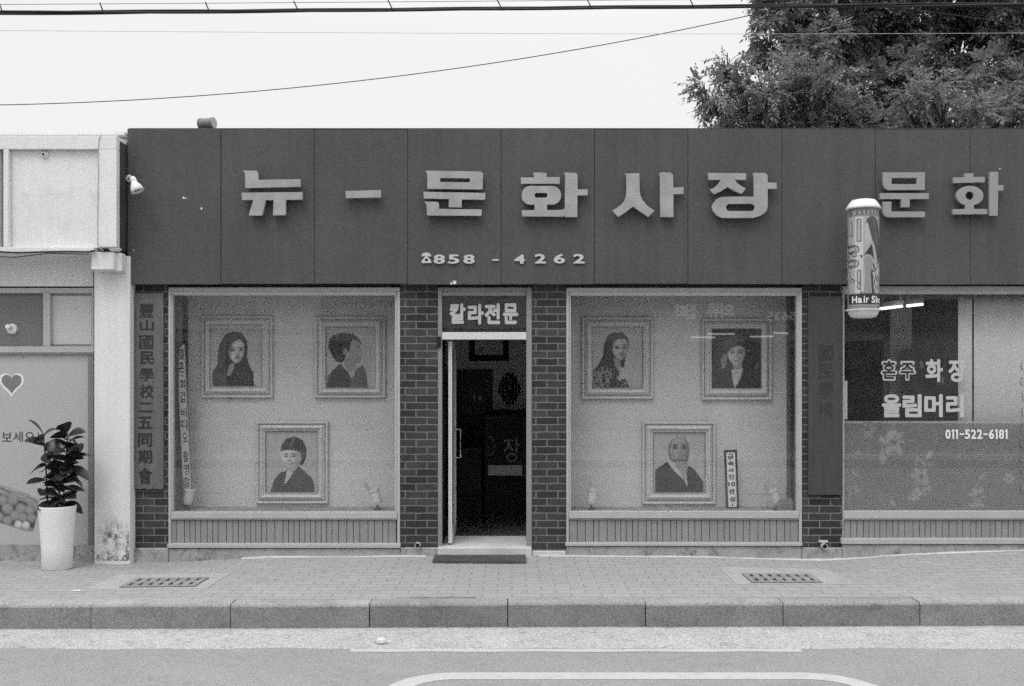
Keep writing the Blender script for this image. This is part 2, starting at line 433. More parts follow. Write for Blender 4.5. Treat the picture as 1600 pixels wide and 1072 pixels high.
# ================================================================== SETTING: ground, road, kerb, pavement
Y_G = -2.46
def yk(x): return -1.945 + .0140 * x                   # kerb front line, a hair off parallel
PFX = [PX(q) for q in (-700, 0, 200, 265, 430, 680, 900, 1100, 1290, 1400, 1600, 2300)]
PFZ = [-.05, -.05, -.055, -.055, -.004, .004, .006, -.004, -.036, .016, .066, .10]
def zf(x): return float(np.interp(x, PFX, PFZ))
def zs(x, y):
    b = yk(x) + .17
    t = min(max((y - b) / (-b), 0), 1.1)
    return zf(x) * t ** 1.4 + .004 * math.sin(x * 2.3 + y * 4) * math.sin(math.pi * min(t, 1))

mb = MB(); mb.box(-150, 150, -150, 150, -1.2, -.22); struct(mb.build('ground', 'terrain'))
mb = MB()
xs = np.linspace(-14, 14, 57)
mb.add([(x, -11.0, -.1858) for x in xs] + [(x, Y_G + .05, -.1858) for x in xs], [(i, i + 1, i + 58, i + 57) for i in range(56)])
struct(mb.build('road', 'asphalt'))
mb = MB(); nx_ = 561
xs = np.linspace(-14, 14, nx_); rg = [rnd.uniform(-.008, .008) for _ in range(nx_)]
ygs = lambda x: yk(x) + .03
ge = [Y_G + .012 * math.sin(x * 3.1) + .008 * math.sin(x * 7.7 + 1) + q for x, q in zip(xs, rg)]
mb.add([(x, y - .006, -.188) for x, y in zip(xs, ge)] + [(x, y, -.1825) for x, y in zip(xs, ge)] + [(x, ygs(x), -.174) for x in xs],
       [(r * nx_ + i, r * nx_ + i + 1, (r + 1) * nx_ + i + 1, (r + 1) * nx_ + i) for r in range(2) for i in range(nx_ - 1)])
struct(mb.build('gutter', 'gutter'))
# kerb stones, one metre each
mb = MB(); cols = []
for k in range(-14, 14):
    x0 = PX(578, -1.95) + k * 1.0; x1 = x0 + .993
    dy = rnd.uniform(-.006, .006); dz = rnd.uniform(-.004, .004)
    b0 = len(mb.v)
    vs = []
    for x in (x0, x1):
        y = yk(x) + dy
        vs += [(x, y, -.30), (x, y + .004, -.02 + dz), (x, y + .018, dz), (x, y + .165, .002 + dz), (x, y + .165, -.30)]
    mb.add(vs, [(0, 5, 6, 1), (1, 6, 7, 2), (2, 7, 8, 3), (3, 8, 9, 4), (0, 1, 2, 3, 4), (9, 8, 7, 6, 5)])
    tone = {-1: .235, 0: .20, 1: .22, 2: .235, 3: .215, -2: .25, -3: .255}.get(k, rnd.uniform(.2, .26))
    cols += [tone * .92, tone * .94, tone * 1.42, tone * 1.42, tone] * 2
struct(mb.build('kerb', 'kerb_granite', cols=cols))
# pavement
mb = MB(); nx_, ny_ = 141, 25
vs = []
for j in range(ny_):
    for i in range(nx_):
        x = -14 + 28 * i / (nx_ - 1); b = yk(x) + .167; y = b + (.06 - b) * j / (ny_ - 1)
        vs.append((x, y, zs(x, y) - .001))
mb.add(vs, [(j * nx_ + i, j * nx_ + i + 1, (j + 1) * nx_ + i + 1, (j + 1) * nx_ + i) for j in range(ny_ - 1) for i in range(nx_ - 1)])
struct(mb.build('pavement', 'pavers', smooth=True))
# pavement across the street
mb = MB(); mb.box(-16, 16, -14.2, -11.0, -.3, -.02); struct(mb.build('pavement', 'cement'))

# painted lines on the road
def road_pt(px, d): return (px - 800) * d / F
mb = MB()
n = 40
for i in range(n):
    pass
xa, xb = road_pt(548, 6.64), road_pt(1252, 6.64)
xs = np.linspace(xa, xb, 60)
mb.add([(x, -D0 + 6.600 + .006 * math.sin(x * 9), -.1835) for x in xs] + [(x, -D0 + 6.672 + .005 * math.sin(x * 13 + 1), -.1835) for x in xs], [(i, i + 1, i + 61, i + 60) for i in range(59)])
struct(mb.build('road_line', 'road_paint'))
mb = MB(); r_, w_ = .35, .07
xl, xr, yc = -.337, 1.767, -D0 + 6.068
path = []
def arc(cx, cy, a0, a1, k=14): return [(cx + r_ * math.cos(R(a0 + (a1 - a0) * i / k)), cy + r_ * math.sin(R(a0 + (a1 - a0) * i / k)), math.cos(R(a0 + (a1 - a0) * i / k)), math.sin(R(a0 + (a1 - a0) * i / k))) for i in range(k + 1)]
path = [(xl - r_, yc - r_ - 2.2, -1, 0)] + arc(xl, yc - r_, 180, 90) + arc(xr, yc - r_, 90, 0) + [(xr + r_, yc - r_ - 2.2, 1, 0)]
P = [(x + nx * w_, y + ny * w_, -.1838) for x, y, nx, ny in path] + [(x - nx * w_, y - ny * w_, -.1838) for x, y, nx, ny in path]
k = len(path); mb.add(P, [(i, i + k, i + k + 1, i + 1) for i in range(k - 1)])
struct(mb.build('road_line', 'road_paint'))

# ================================================================== THE SHOP BUILDING
YF = -.12                                                # fascia front
ZT, ZB = PZ(202, YF), PZ(444, YF)
shop = thing('shop_building', 'long low shop building with dark fascia band, brick pillars and wide display windows', 'building', (1.5, 0, 0))
XL, XR = PX(200, YF), 7.2
# fascia panels with narrow open joints on a dark backing
mb = MB()
seams = [199, 345, 491, 637, 783, 929, 1075, 1222, 1368, 1516, 1662, 1808, 1954, 2100]
for i in range(len(seams) - 1):
    a, b = PX(seams[i], YF) + (.0016 if i else 0), PX(seams[i + 1], YF) - .0016
    dz = [.010, 0, -.004, .002, 0, -.003, .002, 0, -.004, 0, 0, 0, 0][i]
    dy = rnd.uniform(-.003, .003)
    mb.box(a, b, YF + dy, -.075, ZB + rnd.uniform(-.004, .004), ZT + dz * .6)
fascia = mb.build('fascia', 'fascia_paint', shop, bevel=.003)
mb = MB(); mb.box(XL + .01, XR, -.073, .10, ZB + .012, ZT - .012); mb.build('fascia_backing', 'groove_dark', fascia)
mb = MB(); mb.box(XL + .005, XR, YF + .015, .10, ZT + .008, ZT + .014); mb.build('coping', 'fascia_paint', fascia)

sub = lambda ox, oy, pts, k=10.72: [(ox + x / k, oy + y / k) for x, y in pts]
LY, LT = YF - .035, .034                                 # letters stand off the fascia by 30 mm spacers
def letter(loops_list, mat, spots, Yb=LY, th=LT):
    m = MB()
    for loops in loops_list: outline(m, loops, Yb, th)
    for a, c in spots: m.pbox(a - 2, a + 2, c - 2, c + 2, Yb + .0005, YF - .002)
    return m.build('sign_letter', mat, fascia)
o_ = (370, 255)
letter([[sub(*o_, [(120, 135), (340, 138), (370, 170), (372, 290), (1080, 278), (1082, 405), (160, 428), (152, 180)])],
        [sub(*o_, [(98, 505), (1112, 495), (1112, 620), (835, 625), (832, 880), (620, 882), (630, 628), (500, 630), (440, 885), (215, 885), (290, 628), (105, 628)])]],
       'letter_face', [(395, 285), (460, 287), (390, 307), (440, 325)])
letter([[[(541, 299.5), (596, 298), (596, 309.5), (541, 310.5)]]], 'letter_face', [(552, 304), (585, 304)])
o_ = (650, 255)
letter([[sub(*o_, [(165, 138), (1080, 150), (1125, 178), (1115, 450), (195, 440), (190, 190)]), sub(*o_, [(410, 260), (905, 265), (903, 332), (410, 326)])],
        [sub(*o_, [(130, 490), (1163, 510), (1160, 622), (770, 618), (765, 750), (552, 748), (555, 610), (135, 600)])],
        [sub(*o_, [(140, 655), (360, 658), (388, 685), (390, 775), (1105, 785), (1100, 890), (190, 885), (178, 690)])]],
       'letter_face', [(680, 280), (740, 280), (680, 306), (740, 307), (680, 333), (740, 334)])
def ring_from(cx, cy, hx, hy, xl_, xr_, rr, n=40):
    """closed rounded outline without the stretch between xl_ and xr_ at the bottom; runs clockwise from bottom left"""
    pts = []
    lp = rrect(cx - hx, cx + hx, cy - hy, cy + hy, rr, 12) if rr else [(cx + hx * math.cos(R(a)), cy + hy * math.sin(R(a))) for a in range(0, 360, 6)]
    keep = [q for q in lp if not (q[1] > cy and xl_ - 4 < q[0] < xr_ + 4)]
    keep.sort(key=lambda q: (math.atan2(q[1] - cy, q[0] - cx) - math.pi / 2) % (2 * math.pi))
    return keep                                           # from bottom, through left, top, right
o_ = (800, 255)
ring = ring_from(490, 548, 330, 156, 378, 585, 150)
letter([[sub(*o_, [(355, 165), (575, 175), (575, 245), (795, 245), (795, 355), (150, 355), (145, 250), (370, 250)])],
        [sub(*o_, ring + [(585, 702), (585, 795), (800, 793), (850, 785), (882, 760), (885, 205), (855, 182), (900, 168), (1060, 175), (1095, 210), (1095, 450), (1265, 450), (1262, 548), (1093, 550), (1090, 910), (882, 910), (878, 882), (850, 905), (170, 900), (160, 800), (375, 795), (378, 702)]),
         sub(*o_, rrect(378, 592, 508, 588, 39, 6))]],
       'letter_face', [(825, 284), (865, 284), (825, 305), (895, 280), (895, 325), (825, 335)])
o_ = (945, 255)
letter([[sub(*o_, [(315, 185), (570, 180), (578, 480), (590, 545), (620, 620), (680, 700), (745, 755), (825, 805), (720, 912), (600, 830), (465, 735), (350, 825), (220, 910), (118, 805), (190, 760), (260, 710), (320, 640), (350, 560), (357, 480), (352, 210)])],
        [sub(*o_, [(895, 180), (950, 165), (1090, 170), (1133, 205), (1138, 420), (1310, 412), (1310, 525), (1140, 530), (1140, 910), (922, 910), (915, 215)])]],
       'letter_face', [(988, 280), (988, 310), (1042, 280), (1042, 330)])
o_ = (1095, 255)
letter([[sub(*o_, [(105, 175), (745, 180), (745, 290), (550, 290), (600, 345), (660, 390), (740, 435), (672, 527), (560, 480), (435, 410), (330, 480), (215, 530), (138, 460), (200, 425), (260, 380), (325, 290), (120, 290)])],
        [sub(*o_, [(860, 175), (1065, 175), (1102, 215), (1105, 335), (1255, 338), (1255, 438), (1105, 440), (1105, 740), (1085, 805), (1035, 860), (960, 900), (860, 925), (340, 925), (260, 885), (200, 820), (170, 750), (190, 690), (240, 620), (310, 580), (400, 572), (875, 570), (872, 240)]),
         sub(*o_, rrect(410, 888, 690, 812, 60, 6))]],
       'letter_face', [(1130, 277), (1185, 280), (1120, 325), (1185, 325)])
o_ = (1360, 255)
letter([[sub(*o_, [(185, 165), (888, 165), (888, 460), (270, 462), (215, 430), (188, 370)]), sub(*o_, [(330, 258), (750, 258), (750, 362), (330, 362)])],
        [sub(*o_, [(138, 512), (952, 512), (952, 610), (635, 612), (632, 748), (490, 748), (490, 612), (138, 610)])],
        [sub(*o_, [(185, 655), (328, 655), (328, 820), (888, 820), (888, 914), (270, 916), (215, 890), (188, 840)])]],
       'letter_face_new', [(1385, 285), (1435, 285), (1385, 307), (1435, 307), (1385, 335), (1435, 335)])
o_ = (1475, 255)
ring = ring_from(405, 555, 225, 165, 330, 472, 0)
letter([[sub(*o_, [(320, 182), (462, 182), (462, 243), (655, 240), (655, 330), (130, 343), (128, 250), (320, 245)])],
        [sub(*o_, ring + [(472, 712), (472, 778), (695, 778), (697, 862), (120, 868), (118, 780), (330, 778), (330, 712)]),
         sub(*o_, [(402 + 70 * math.cos(R(a)), 553 + 70 * math.sin(R(a))) for a in range(0, 360, 15)])],
        [sub(*o_, [(735, 155), (878, 155), (878, 378), (968, 378), (965, 470), (877, 470), (870, 890), (730, 890)])]],
       'letter_face_new', [(1495, 283), (1530, 283), (1550, 280), (1550, 330), (1495, 333)])
# phone number
def digit(s, a, b, c, d, off=.035):
    m = MB(); text_fit(m, s, a, b, c, d, YF - .006, .014, off); return m.build('sign_digit', 'digit_paint', fascia)
m = MB()
outline(m, [[(658.5, 400), (660, 396.5), (664, 395), (669, 395), (672.5, 397), (674, 400), (673, 401.5), (670, 401), (669.5, 399), (668.5, 401), (671, 404), (674, 408), (674, 411), (659, 411.5), (659, 408), (662, 404), (664, 401), (663, 399), (662, 401), (659.5, 401.5)],
            [(669 + 0 + 2.6 * math.cos(R(a)) - 2.6, 406.5 + 2.2 * math.sin(R(a))) for a in range(0, 360, 30)]], YF - .006, .012)
m.build('sign_telephone', 'digit_paint', fascia)
for s, a, b, c, d in (('8', 677.5, 695.5, 398, 412.5), ('5', 700, 718, 398, 412.5), ('8', 724, 742, 398, 412.5), ('-', 769, 779.5, 405, 408), ('4', 803, 820.5, 398, 412.5), ('2', 835.5, 853, 397, 412), ('6', 865, 883, 397, 412), ('2', 895.5, 913.5, 397, 412)):
    digit(s, a, b, c, d)
for a, c, r in ((287, 309, 2.2), (291, 310, 1.2), (315, 326, 2.0), (710, 441, 3.5), (705, 443, 2.0), (1341, 417, 1.2), (209, 391, 1.2), (1562, 264, 1.1)):
    m = MB(); m.prism([(PX(a + r * rnd.uniform(.6, 1.2) * math.cos(R(q)), YF), PZ(c + r * rnd.uniform(.6, 1.1) * math.sin(R(q)), YF)) for q in range(360, 0, -45)], YF - .0048, YF - .002)
    m.build('paint_chip', 'cap_white', fascia)

# roof and shell
mb = MB()
mb.box(XL + .03, XR, .101, 8.0, ZT - .35, ZT - .15)
mb.build('roof', 'roof_slab', shop)
mb = MB()
mb.box(PX(203), PX(203) + .12, .20, 8.0, -.2, ZT - .351)      # left side wall
mb.box(XR - .15, XR, .2, 8.0, -.2, ZT - .351)
mb.box(PX(203) + .121, XR - .151, 7.85, 8.0, -.2, ZT - .351)
mb.box(PX(203), XR, .102, .199, 2.52, ZT - .351)
mb.build('wall', 'grey_plaster', shop)

# brick pillars (tops tucked behind the fascia)
YP = -.02
def pillar(a, b, bottom, Yp=YP):
    m = MB(); m.box(PX(a, Yp), PX(b, Yp), Yp, .20, PZ(bottom, Yp), 2.515)
    return m.build('brick_pillar', 'brick', shop, bevel=.003)
p_l = pillar(203, 263, 856); pillar(625, 684, 855); pillar(831, 885, 860); p_r = pillar(1253, 1316.5, 855)
# lintel beam over windows (dark tone paints in the soffit shade under the fascia)
mb = MB(); mb.box(PX(263), PX(2050), .06, .10, PZ(449), 2.515); mb.build('lintel', 'alu_dark', shop)

# plinth of rough cement, with a paler mortar fillet along the paving
def plinth(a, b, top, Yp, mat='cement'):
    m = MB(); m.box(PX(a, Yp), PX(b, Yp), Yp, .2, -.3, PZ(top, Yp)); return m.build('plinth', mat, shop, bevel=.006)
plinth(203.5, 262.5, 857, -.055); plinth(263.5, 624.5, 857, -.05); plinth(625.3, 683.7, 856, -.045); plinth(831.2, 884.8, 861, -.04, 'cement_pale')
plinth(885.3, 1252.6, 854, -.05); plinth(1253.2, 1316, 856, -.045); plinth(1316.6, 2050, 851, -.05)
m = MB(); m.box(PX(684.3), PX(830.7), -.075, .6, -.3, PZ(855.5, -.075)); m.build('door_step', 'cement_pale', shop, bevel=.008)
mb = MB(); xs = np.linspace(PX(380), PX(2000), 120)
xs = [x for x in xs if not PX(672) < x < PX(833)]
def fillet(xs):
    vs = []; 
    for x in xs:
        h = .004 + .003 * math.sin(x * 5) + rnd.uniform(-.002, .002); z = zs(x, -.08)
        vs += [(x, -.085 + .008 * math.sin(x * 4.2), z - .01), (x, -.072, z + h), (x, -.045, z + h + .004), (x, -.03, z - .01)]
    k = len(xs); mb.add(vs, [(i * 4 + q, (i + 1) * 4 + q, (i + 1) * 4 + q + 1, i * 4 + q + 1) for i in range(k - 1) for q in range(3)])
fillet([x for x in xs if x <= PX(672)]); fillet([x for x in xs if x >= PX(833)])
mb.build('mortar_fillet', 'cement_pale', shop)

# small drain outlets at the pillar feet
def outlet(a, c, Yp, r):
    m = MB(); M = Matrix.Rotation(R(90), 3, 'X')
    m.lathe((PX(a, Yp), Yp + .02, PZ(c, Yp)), [(r, 0), (r, .06), (r * .8, .06), (r * .8, 0.0)], 16, M=M)
    o = m.build('drain_outlet', 'pvc', shop, smooth=False)
    m = MB(); m.lathe((PX(a, Yp), Yp + .0, PZ(c, Yp)), [(r * .79, 0), (r * .79, .02)], 16, M=M); m.build('outlet_hole', 'black', o)
outlet(653, 851.5, -.05, .026); outlet(1287, 853, -.05, .027)
m = MB(); m.pbox(1281, 1294, 845, 848, -.06, -.021); m.build('outlet_patch', 'cement_pale', shop)

# display windows -------------------------------------------------
YD = .45                                                     # back wall of the display boxes
def display_window(a, b, top, sill0, sill1, pan1, led1, box=True, l_w=7, r_w=8):
    m = MB(); fy0, fy1 = -.028, .045
    # top rail in two steps, side stiles to the ledge
    m.pbox(a + .3, b - .3, top, top + 6, fy0, fy1); m.pbox(a + l_w * .6, b - r_w * .6, top + 6.2, top + 12.5, fy0 + .012, fy1)
    for e0, e1, q in ((a, a + l_w, 1), (b - r_w, b, -1)):         # outer half runs down to the ledge, inner half stops at the sill
        mid = e0 + l_w * .55 if q > 0 else e1 - r_w * .55
        o0, o1, i0, i1 = (e0, mid, mid + .15, e1) if q > 0 else (mid, e1, e0, mid - .15)
        m.pbox(o0, o1, top + 6.3, pan1, fy0, fy1); m.pbox(i0, i1, top + 12.6, sill0 - .5, fy0 + .010, fy1)
    m.pbox(a + .55 * l_w + .3, b - .55 * r_w - .3, sill0 - .3, sill1 - 2, fy0 - .012, .035)
    m.pbox(a + .55 * l_w + .3, b - .55 * r_w - .3, sill1 - 1.7, sill1, fy0 - .002, .02)
    win = m.build('shop_window', 'alu', shop, bevel=.002)
    m = MB(); m.box(PX(a + l_w - 1), PX(b - r_w + 1), .008, .014, PZ(sill0 + 1), PZ(top + 11)); m.build('glass_pane', 'glass', win)
    # ribbed base panel: boards with grooves, and the ledge under it
    m = MB(); x = PX(a + l_w * .55, -.01) + .004; xe = PX(b - r_w * .45, -.01) - .004
    while x < xe - .01:
        wd = rnd.choice([.05, .05, .06, .075]); m.box(x, min(x + wd - .006, xe), -.012 + rnd.uniform(-.002, .002), .03, PZ(pan1 + .5, -.012), PZ(sill1 + .4, -.012)); x += wd
    m.box(PX(a + l_w), PX(b - r_w), .031, .04, PZ(pan1 + .5), PZ(sill1))
    m.build('base_panel', 'base_panel', win)
    m = MB(); m.box(PX(a, -.06) - .01, PX(b, -.06) + .005, -.068, .04, PZ(led1, -.068), PZ(pan1 + .8, -.068)); m.build('ledge', 'alu', win, bevel=.004)
    if box:
        m = MB(); x0, x1 = PX(a + 1), PX(b - 1); z0 = .392; z1 = PZ(top + 2)
        m.box(x0, x1, YD, YD + .03, z0 - .05, z1)                     # back
        o = m.build('display_back', 'display_wall', win)
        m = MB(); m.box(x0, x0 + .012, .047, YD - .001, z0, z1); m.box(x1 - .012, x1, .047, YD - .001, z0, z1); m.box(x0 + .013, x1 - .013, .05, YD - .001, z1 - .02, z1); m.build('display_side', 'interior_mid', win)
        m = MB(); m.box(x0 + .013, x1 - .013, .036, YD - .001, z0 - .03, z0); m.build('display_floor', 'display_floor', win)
    return win
wl = display_window(263, 625, 449, 800.5, 812.5, 849, 856.5)
wr = display_window(885, 1253, 449.5, 799.5, 812, 847.5, 853.5)
ws = display_window(1316.6, 1700, 447, 799, 812.5, 841, 850.5, box=False, l_w=3, r_w=6)
def hatch(w_, a, b, c, d):
    m = MB(); Y = YD - .004; t = .8
    m.pbox(a, b, c, d, Y, YD - .0005); m.build('hatch_panel', 'display_wall', w_, bevel=.003)
hatch(wl, 304, 348, 636, 770); hatch(wr, 1166, 1232, 638, 772)
# dark posts in the corners of the display boxes
m = MB(); m.pbox(284, 290, 463, 800, .36, .43); m.build('corner_post', 'black', wl)
m = MB(); m.pbox(1236, 1243, 462, 776, .20, .25); m.build('corner_post', 'black', wr)
m = MB(); m.pbox(270.8, 283, 464, 541, .2, .23); m.build('corner_board', 'dark_panel', wl)

# salon glazing: lettering, patterned film
def lettering(parent, items, Y, mat, off, name='letter', th=.002):
    for s, a, b, c, d in items:
        m = MB(); text_fit(m, s, a, b, c, d, Y, th, off); m.build(name, mat, parent)
YGL = .0075
lettering(ws, [('혼', 1376, 1402, 561, 595), ('주', 1404.5, 1431, 564, 595)], YGL, 'glass_letter', .075)
lettering(ws, [('혼', 1379, 1399, 564, 592), ('주', 1407.5, 1428, 567, 592)], YGL - .0025, 'interior_dark', .02)
lettering(ws, [('화', 1446, 1473, 561, 597), ('장', 1482, 1509, 561, 597)], YGL, 'glass_letter', .036)
lettering(ws, [('올', 1378, 1408, 616, 652), ('림', 1410, 1440, 616, 652), ('머', 1444, 1473, 616, 652), ('리', 1478, 1506, 616, 652)], YGL, 'glass_letter', .038)
x = 1477.0
items = []
for ch, wd in zip('011-522-6181', (9.5, 6, 6, 9, 9.5, 9.5, 9.5, 9, 9.5, 6, 9.5, 6)):
    if ch == '-': items.append((ch, x + .6, x + wd - 1.2, 677.2, 679.8))
    elif ch == '1':
        m = MB(); outline(m, [[(x + 1.6, 671), (x + 4.2, 671), (x + 4.2, 686), (x + 1.6, 686), (x + 1.6, 674), (x + .2, 675), (x + .2, 672.6)]], YGL, .002); m.build('letter', 'glass_white', ws)
    else: items.append((ch, x, x + wd - 1.2, 671, 686))
    x += wd
lettering(ws, items, YGL, 'glass_white', .035)
for y0 in range(566, 760, 24):
    m = MB(); m.tube([(PX(1597, .004), .004, PZ(y0, 0)), (PX(1594 + (y0 % 5), .004), .004, PZ(y0 + 7, 0)), (PX(1598, .004), .004, PZ(y0 + 13, 0))], .006, 6); m.build('letter', 'alu_dark', ws)
# film with flowers on the lower half
fa, fb, fc, fd = 1318.5, 1694, 658, 798
pt = Paint(fa, fb, fc, fd, 376, 140, .24)
pt.C += .012 * (NR.random(pt.C.shape) - .5)
pt.C[pt.Y < 662] = .32
pt.C[np.abs(pt.Y - 711) < .8] = .27
def flower(cx, cy, r, v):
    for k in range(6):
        a = k * 60 + rnd.uniform(-15, 15); pt.ell(cx + r * .55 * math.cos(R(a)), cy + r * .55 * math.sin(R(a)), r * .50, r * .30, v * rnd.uniform(.85, 1.2), a, .8, .08); pt.ell(cx + r * .6 * math.cos(R(a)), cy + r * .6 * math.sin(R(a)), r * .3, r * .13, v * 1.18, a, .7, .1)
    pt.ell(cx, cy, r * .22, r * .22, v * .7, 0, .6, .2)
def leafp(cx, cy, l, wd, rot, v): pt.ell(cx, cy, l, wd, v, rot, .75, .15); 
def vine(pts, v):
    for i in range(len(pts) - 1):
        (x0, y0), (x1, y1) = pts[i], pts[i + 1]
        for q in np.linspace(0, 1, 14): pt.ell(x0 + (x1 - x0) * q, y0 + (y1 - y0) * q, .9, .9, v, 0, .5)
flower(1357, 672, 13, .25); flower(1398, 692, 20, .27); leafp(1394, 680, 11, 5, -35, .33); leafp(1380, 716, 11, 5, 85, .31); leafp(1378, 687, 4, 4, 0, .33)
vine([(1400, 660), (1394, 672), (1382, 690), (1379, 706)], .33)
flower(1437, 724, 9, .26); flower(1440, 745, 15, .25); flower(1432, 772, 11, .27); flower(1450, 768, 9, .27); flower(1426, 776, 8, .27); leafp(1454, 710, 7, 4, -50, .34); leafp(1456, 726, 6, 5, 0, .27)
vine([(1452, 708), (1446, 722), (1447, 740), (1452, 756)], .33)
flower(1330, 740, 10, .24); flower(1334, 768, 12, .24); leafp(1342, 707, 5, 3, -50, .3); flower(1326, 781, 6, .26); vine([(1334, 712), (1336, 740), (1330, 770)], .28)
flower(1470, 690, 10, .22); flower(1490, 700, 8, .22); leafp(1396, 786, 6, 3, 50, .3)
flower(1530, 775, 14, .27); leafp(1536, 745, 8, 4, -50, .27); leafp(1527, 790, 13, 4, 0, .3); flower(1578, 748, 9, .27); leafp(1576, 720, 9, 4, -20, .26); vine([(1536, 745), (1526, 762), (1524, 785)], .3)
for q in range(14): flower(rnd.uniform(1610, 1690), rnd.uniform(665, 790), rnd.uniform(7, 14), .25)
pt.C = np.where(pt.C > .252, .24 + (pt.C - .23) * 2.6, pt.C)
pt.blur(1)
Yfm = .0165
fm, cols = pt.mesh(lambda u, v: (PX(fa + (fb - fa) * u), Yfm, PZ(fc + (fd - fc) * v)))
fm.build('patterned_film', 'film', ws, cols=cols)

# door -------------------------------------------------
m = MB()
m.pbox(684.4, 690.5, 449, 854.5, -.022, .06); m.pbox(822.5, 830.8, 449, 854.5, -.022, .06)
m.pbox(690.7, 822.3, 449, 455, -.022, .06); m.pbox(690.7, 822.3, 455.2, 462, -.010, .06)
df = m.build('door_frame', 'alu_mid', shop, bevel=.002)
m = MB(); m.pbox(690.7, 822.3, 519, 530.5, -.03, .06); m.build('transom_bar', 'alu_bright', df, bevel=.002)
m = MB(); m.pbox(690.6, 822.4, 461.5, 519.5, .004, .010); m.build('transom_pane', 'glass_dark', df)
lettering(df, [('칼', 702.5, 727.5, 474, 506), ('라', 731, 756, 475, 507), ('전', 757, 781.5, 474, 506.5), ('문', 786, 809.5, 474, 506.5)], .0035, 'glass_letter', .045)
# dark blind behind the transom glass
m = MB(); m.pbox(690.6, 822.4, 462, 519, .035, .05); m.build('transom_board', 'interior_dark', df)
m = MB(); m.pbox(683, 688.5, 526, 543, -.045, -.0225); m.build('door_closer', 'black', df, bevel=.004)
# glass door leaf swung inwards, seen edge on
XD = PX(700.5, .05)
m = MB(); zb, zt = PZ(851, .05) + .012, PZ(533, .05)
m.box(XD, XD + .034, .05, .115, zb, zt); m.box(XD, XD + .034, .735, .80, zb, zt)
m.box(XD, XD + .034, .1152, .7348, zt - .07, zt); m.box(XD, XD + .034, .1152, .7348, zb, zb + .10)
m.box(XD + .013, XD + .019, .046, .0498, zb, zt)
leaf = m.build('door_leaf', 'alu_bright', shop, bevel=.002)
m = MB(); m.box(XD + .013, XD + .019, .114, .736, zb + .09, zt - .06); m.build('door_glass', 'glass_dark', leaf)
m = MB(); zc = PZ(693, .7); hx = XD + .034
m.tube([(hx - .001, .70, zc + .14), (hx + .045, .70, zc + .14), (hx + .045, .70, zc - .14), (hx - .001, .70, zc - .14)], .009, 8); m.build('door_handle', 'alu_bright', leaf)

# studio interior -------------------------------------------------
YB = 2.60
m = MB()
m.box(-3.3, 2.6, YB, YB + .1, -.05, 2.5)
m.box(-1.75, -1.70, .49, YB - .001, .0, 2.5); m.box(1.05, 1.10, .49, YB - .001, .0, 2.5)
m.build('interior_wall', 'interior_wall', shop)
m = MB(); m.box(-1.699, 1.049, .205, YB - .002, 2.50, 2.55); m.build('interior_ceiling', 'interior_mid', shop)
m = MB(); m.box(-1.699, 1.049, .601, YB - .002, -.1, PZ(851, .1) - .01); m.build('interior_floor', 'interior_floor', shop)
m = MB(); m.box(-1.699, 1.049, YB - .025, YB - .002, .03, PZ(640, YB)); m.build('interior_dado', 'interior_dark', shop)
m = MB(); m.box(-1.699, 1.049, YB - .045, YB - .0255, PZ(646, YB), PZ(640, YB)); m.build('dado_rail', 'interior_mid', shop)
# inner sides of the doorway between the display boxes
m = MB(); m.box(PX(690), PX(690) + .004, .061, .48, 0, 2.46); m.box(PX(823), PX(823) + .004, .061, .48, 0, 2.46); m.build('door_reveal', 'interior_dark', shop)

# salon interior -------------------------------------------------
m = MB()
m.box(2.95, 6.9, 3.4, 3.5, -.05, 2.62); m.box(2.90, 2.949, .2, 3.5, -.05, 2.62)
m.build('interior_wall', 'interior_mid', shop)
m = MB(); m.box(2.95, 6.9, .201, 3.399, 2.621, 2.66); m.build('interior_ceiling', 'interior_wall', shop)
m = MB(); m.box(2.95, 6.9, .1, 3.399, -.1, .05); m.build('interior_floor', 'interior_floor', shop)

def wall_frame(parent_name, label, cat, a, b, c, d, Y, wd, mat, paint):
    pass

# ================================================================== things in the studio doorway
def simple_frame(name, label, a, b, c, d, Y, wpx, fmat, pmat_v, spots=()):
    t = thing(name, label, 'picture', (PX((a + b) / 2, Y), Y, PZ(d, Y)))
    m = MB(); dp = .03
    m.pbox(a, b, c, c + wpx, Y - dp, Y); m.pbox(a, b, d - wpx, d, Y - dp, Y); m.pbox(a, a + wpx, c + wpx + .2, d - wpx - .2, Y - dp, Y); m.pbox(b - wpx, b, c + wpx + .2, d - wpx - .2, Y - dp, Y)
    m.build('frame', fmat, t)
    p = Paint(a, b, c, d, 60, 60, pmat_v); p.C *= .8 + .4 * NR.random(p.C.shape)
    for cx, cy, rx, ry, v in spots: p.ell(cx, cy, rx, ry, v, 0, .9, .2)
    p.blur(2)
    pm, cl = p.mesh(lambda u, v: (PX(a + wpx - 1 + (b - a - 2 * wpx + 2) * u, Y - .012), Y - .012, PZ(c + wpx - 1 + (d - c - 2 * wpx + 2) * v, Y - .012)))
    pm.build('picture', 'photo_print', t, cols=cl)
    return t
simple_frame('framed_picture', 'black framed pale certificate high on the wall inside the doorway', 733, 795, 496, 564, YB, 9, 'black', .85, [(764, 520, 22, 20, .6), (748, 550, 5, 4, .25)])
simple_frame('framed_picture', 'grey framed dark picture beside the lattice clock inside the doorway', 694, 770, 578, 644, YB, 13, 'interior_mid', .03, [(730, 612, 12, 10, .06), (745, 628, 3, 9, .5), (758, 628, 4, 5, .6)])
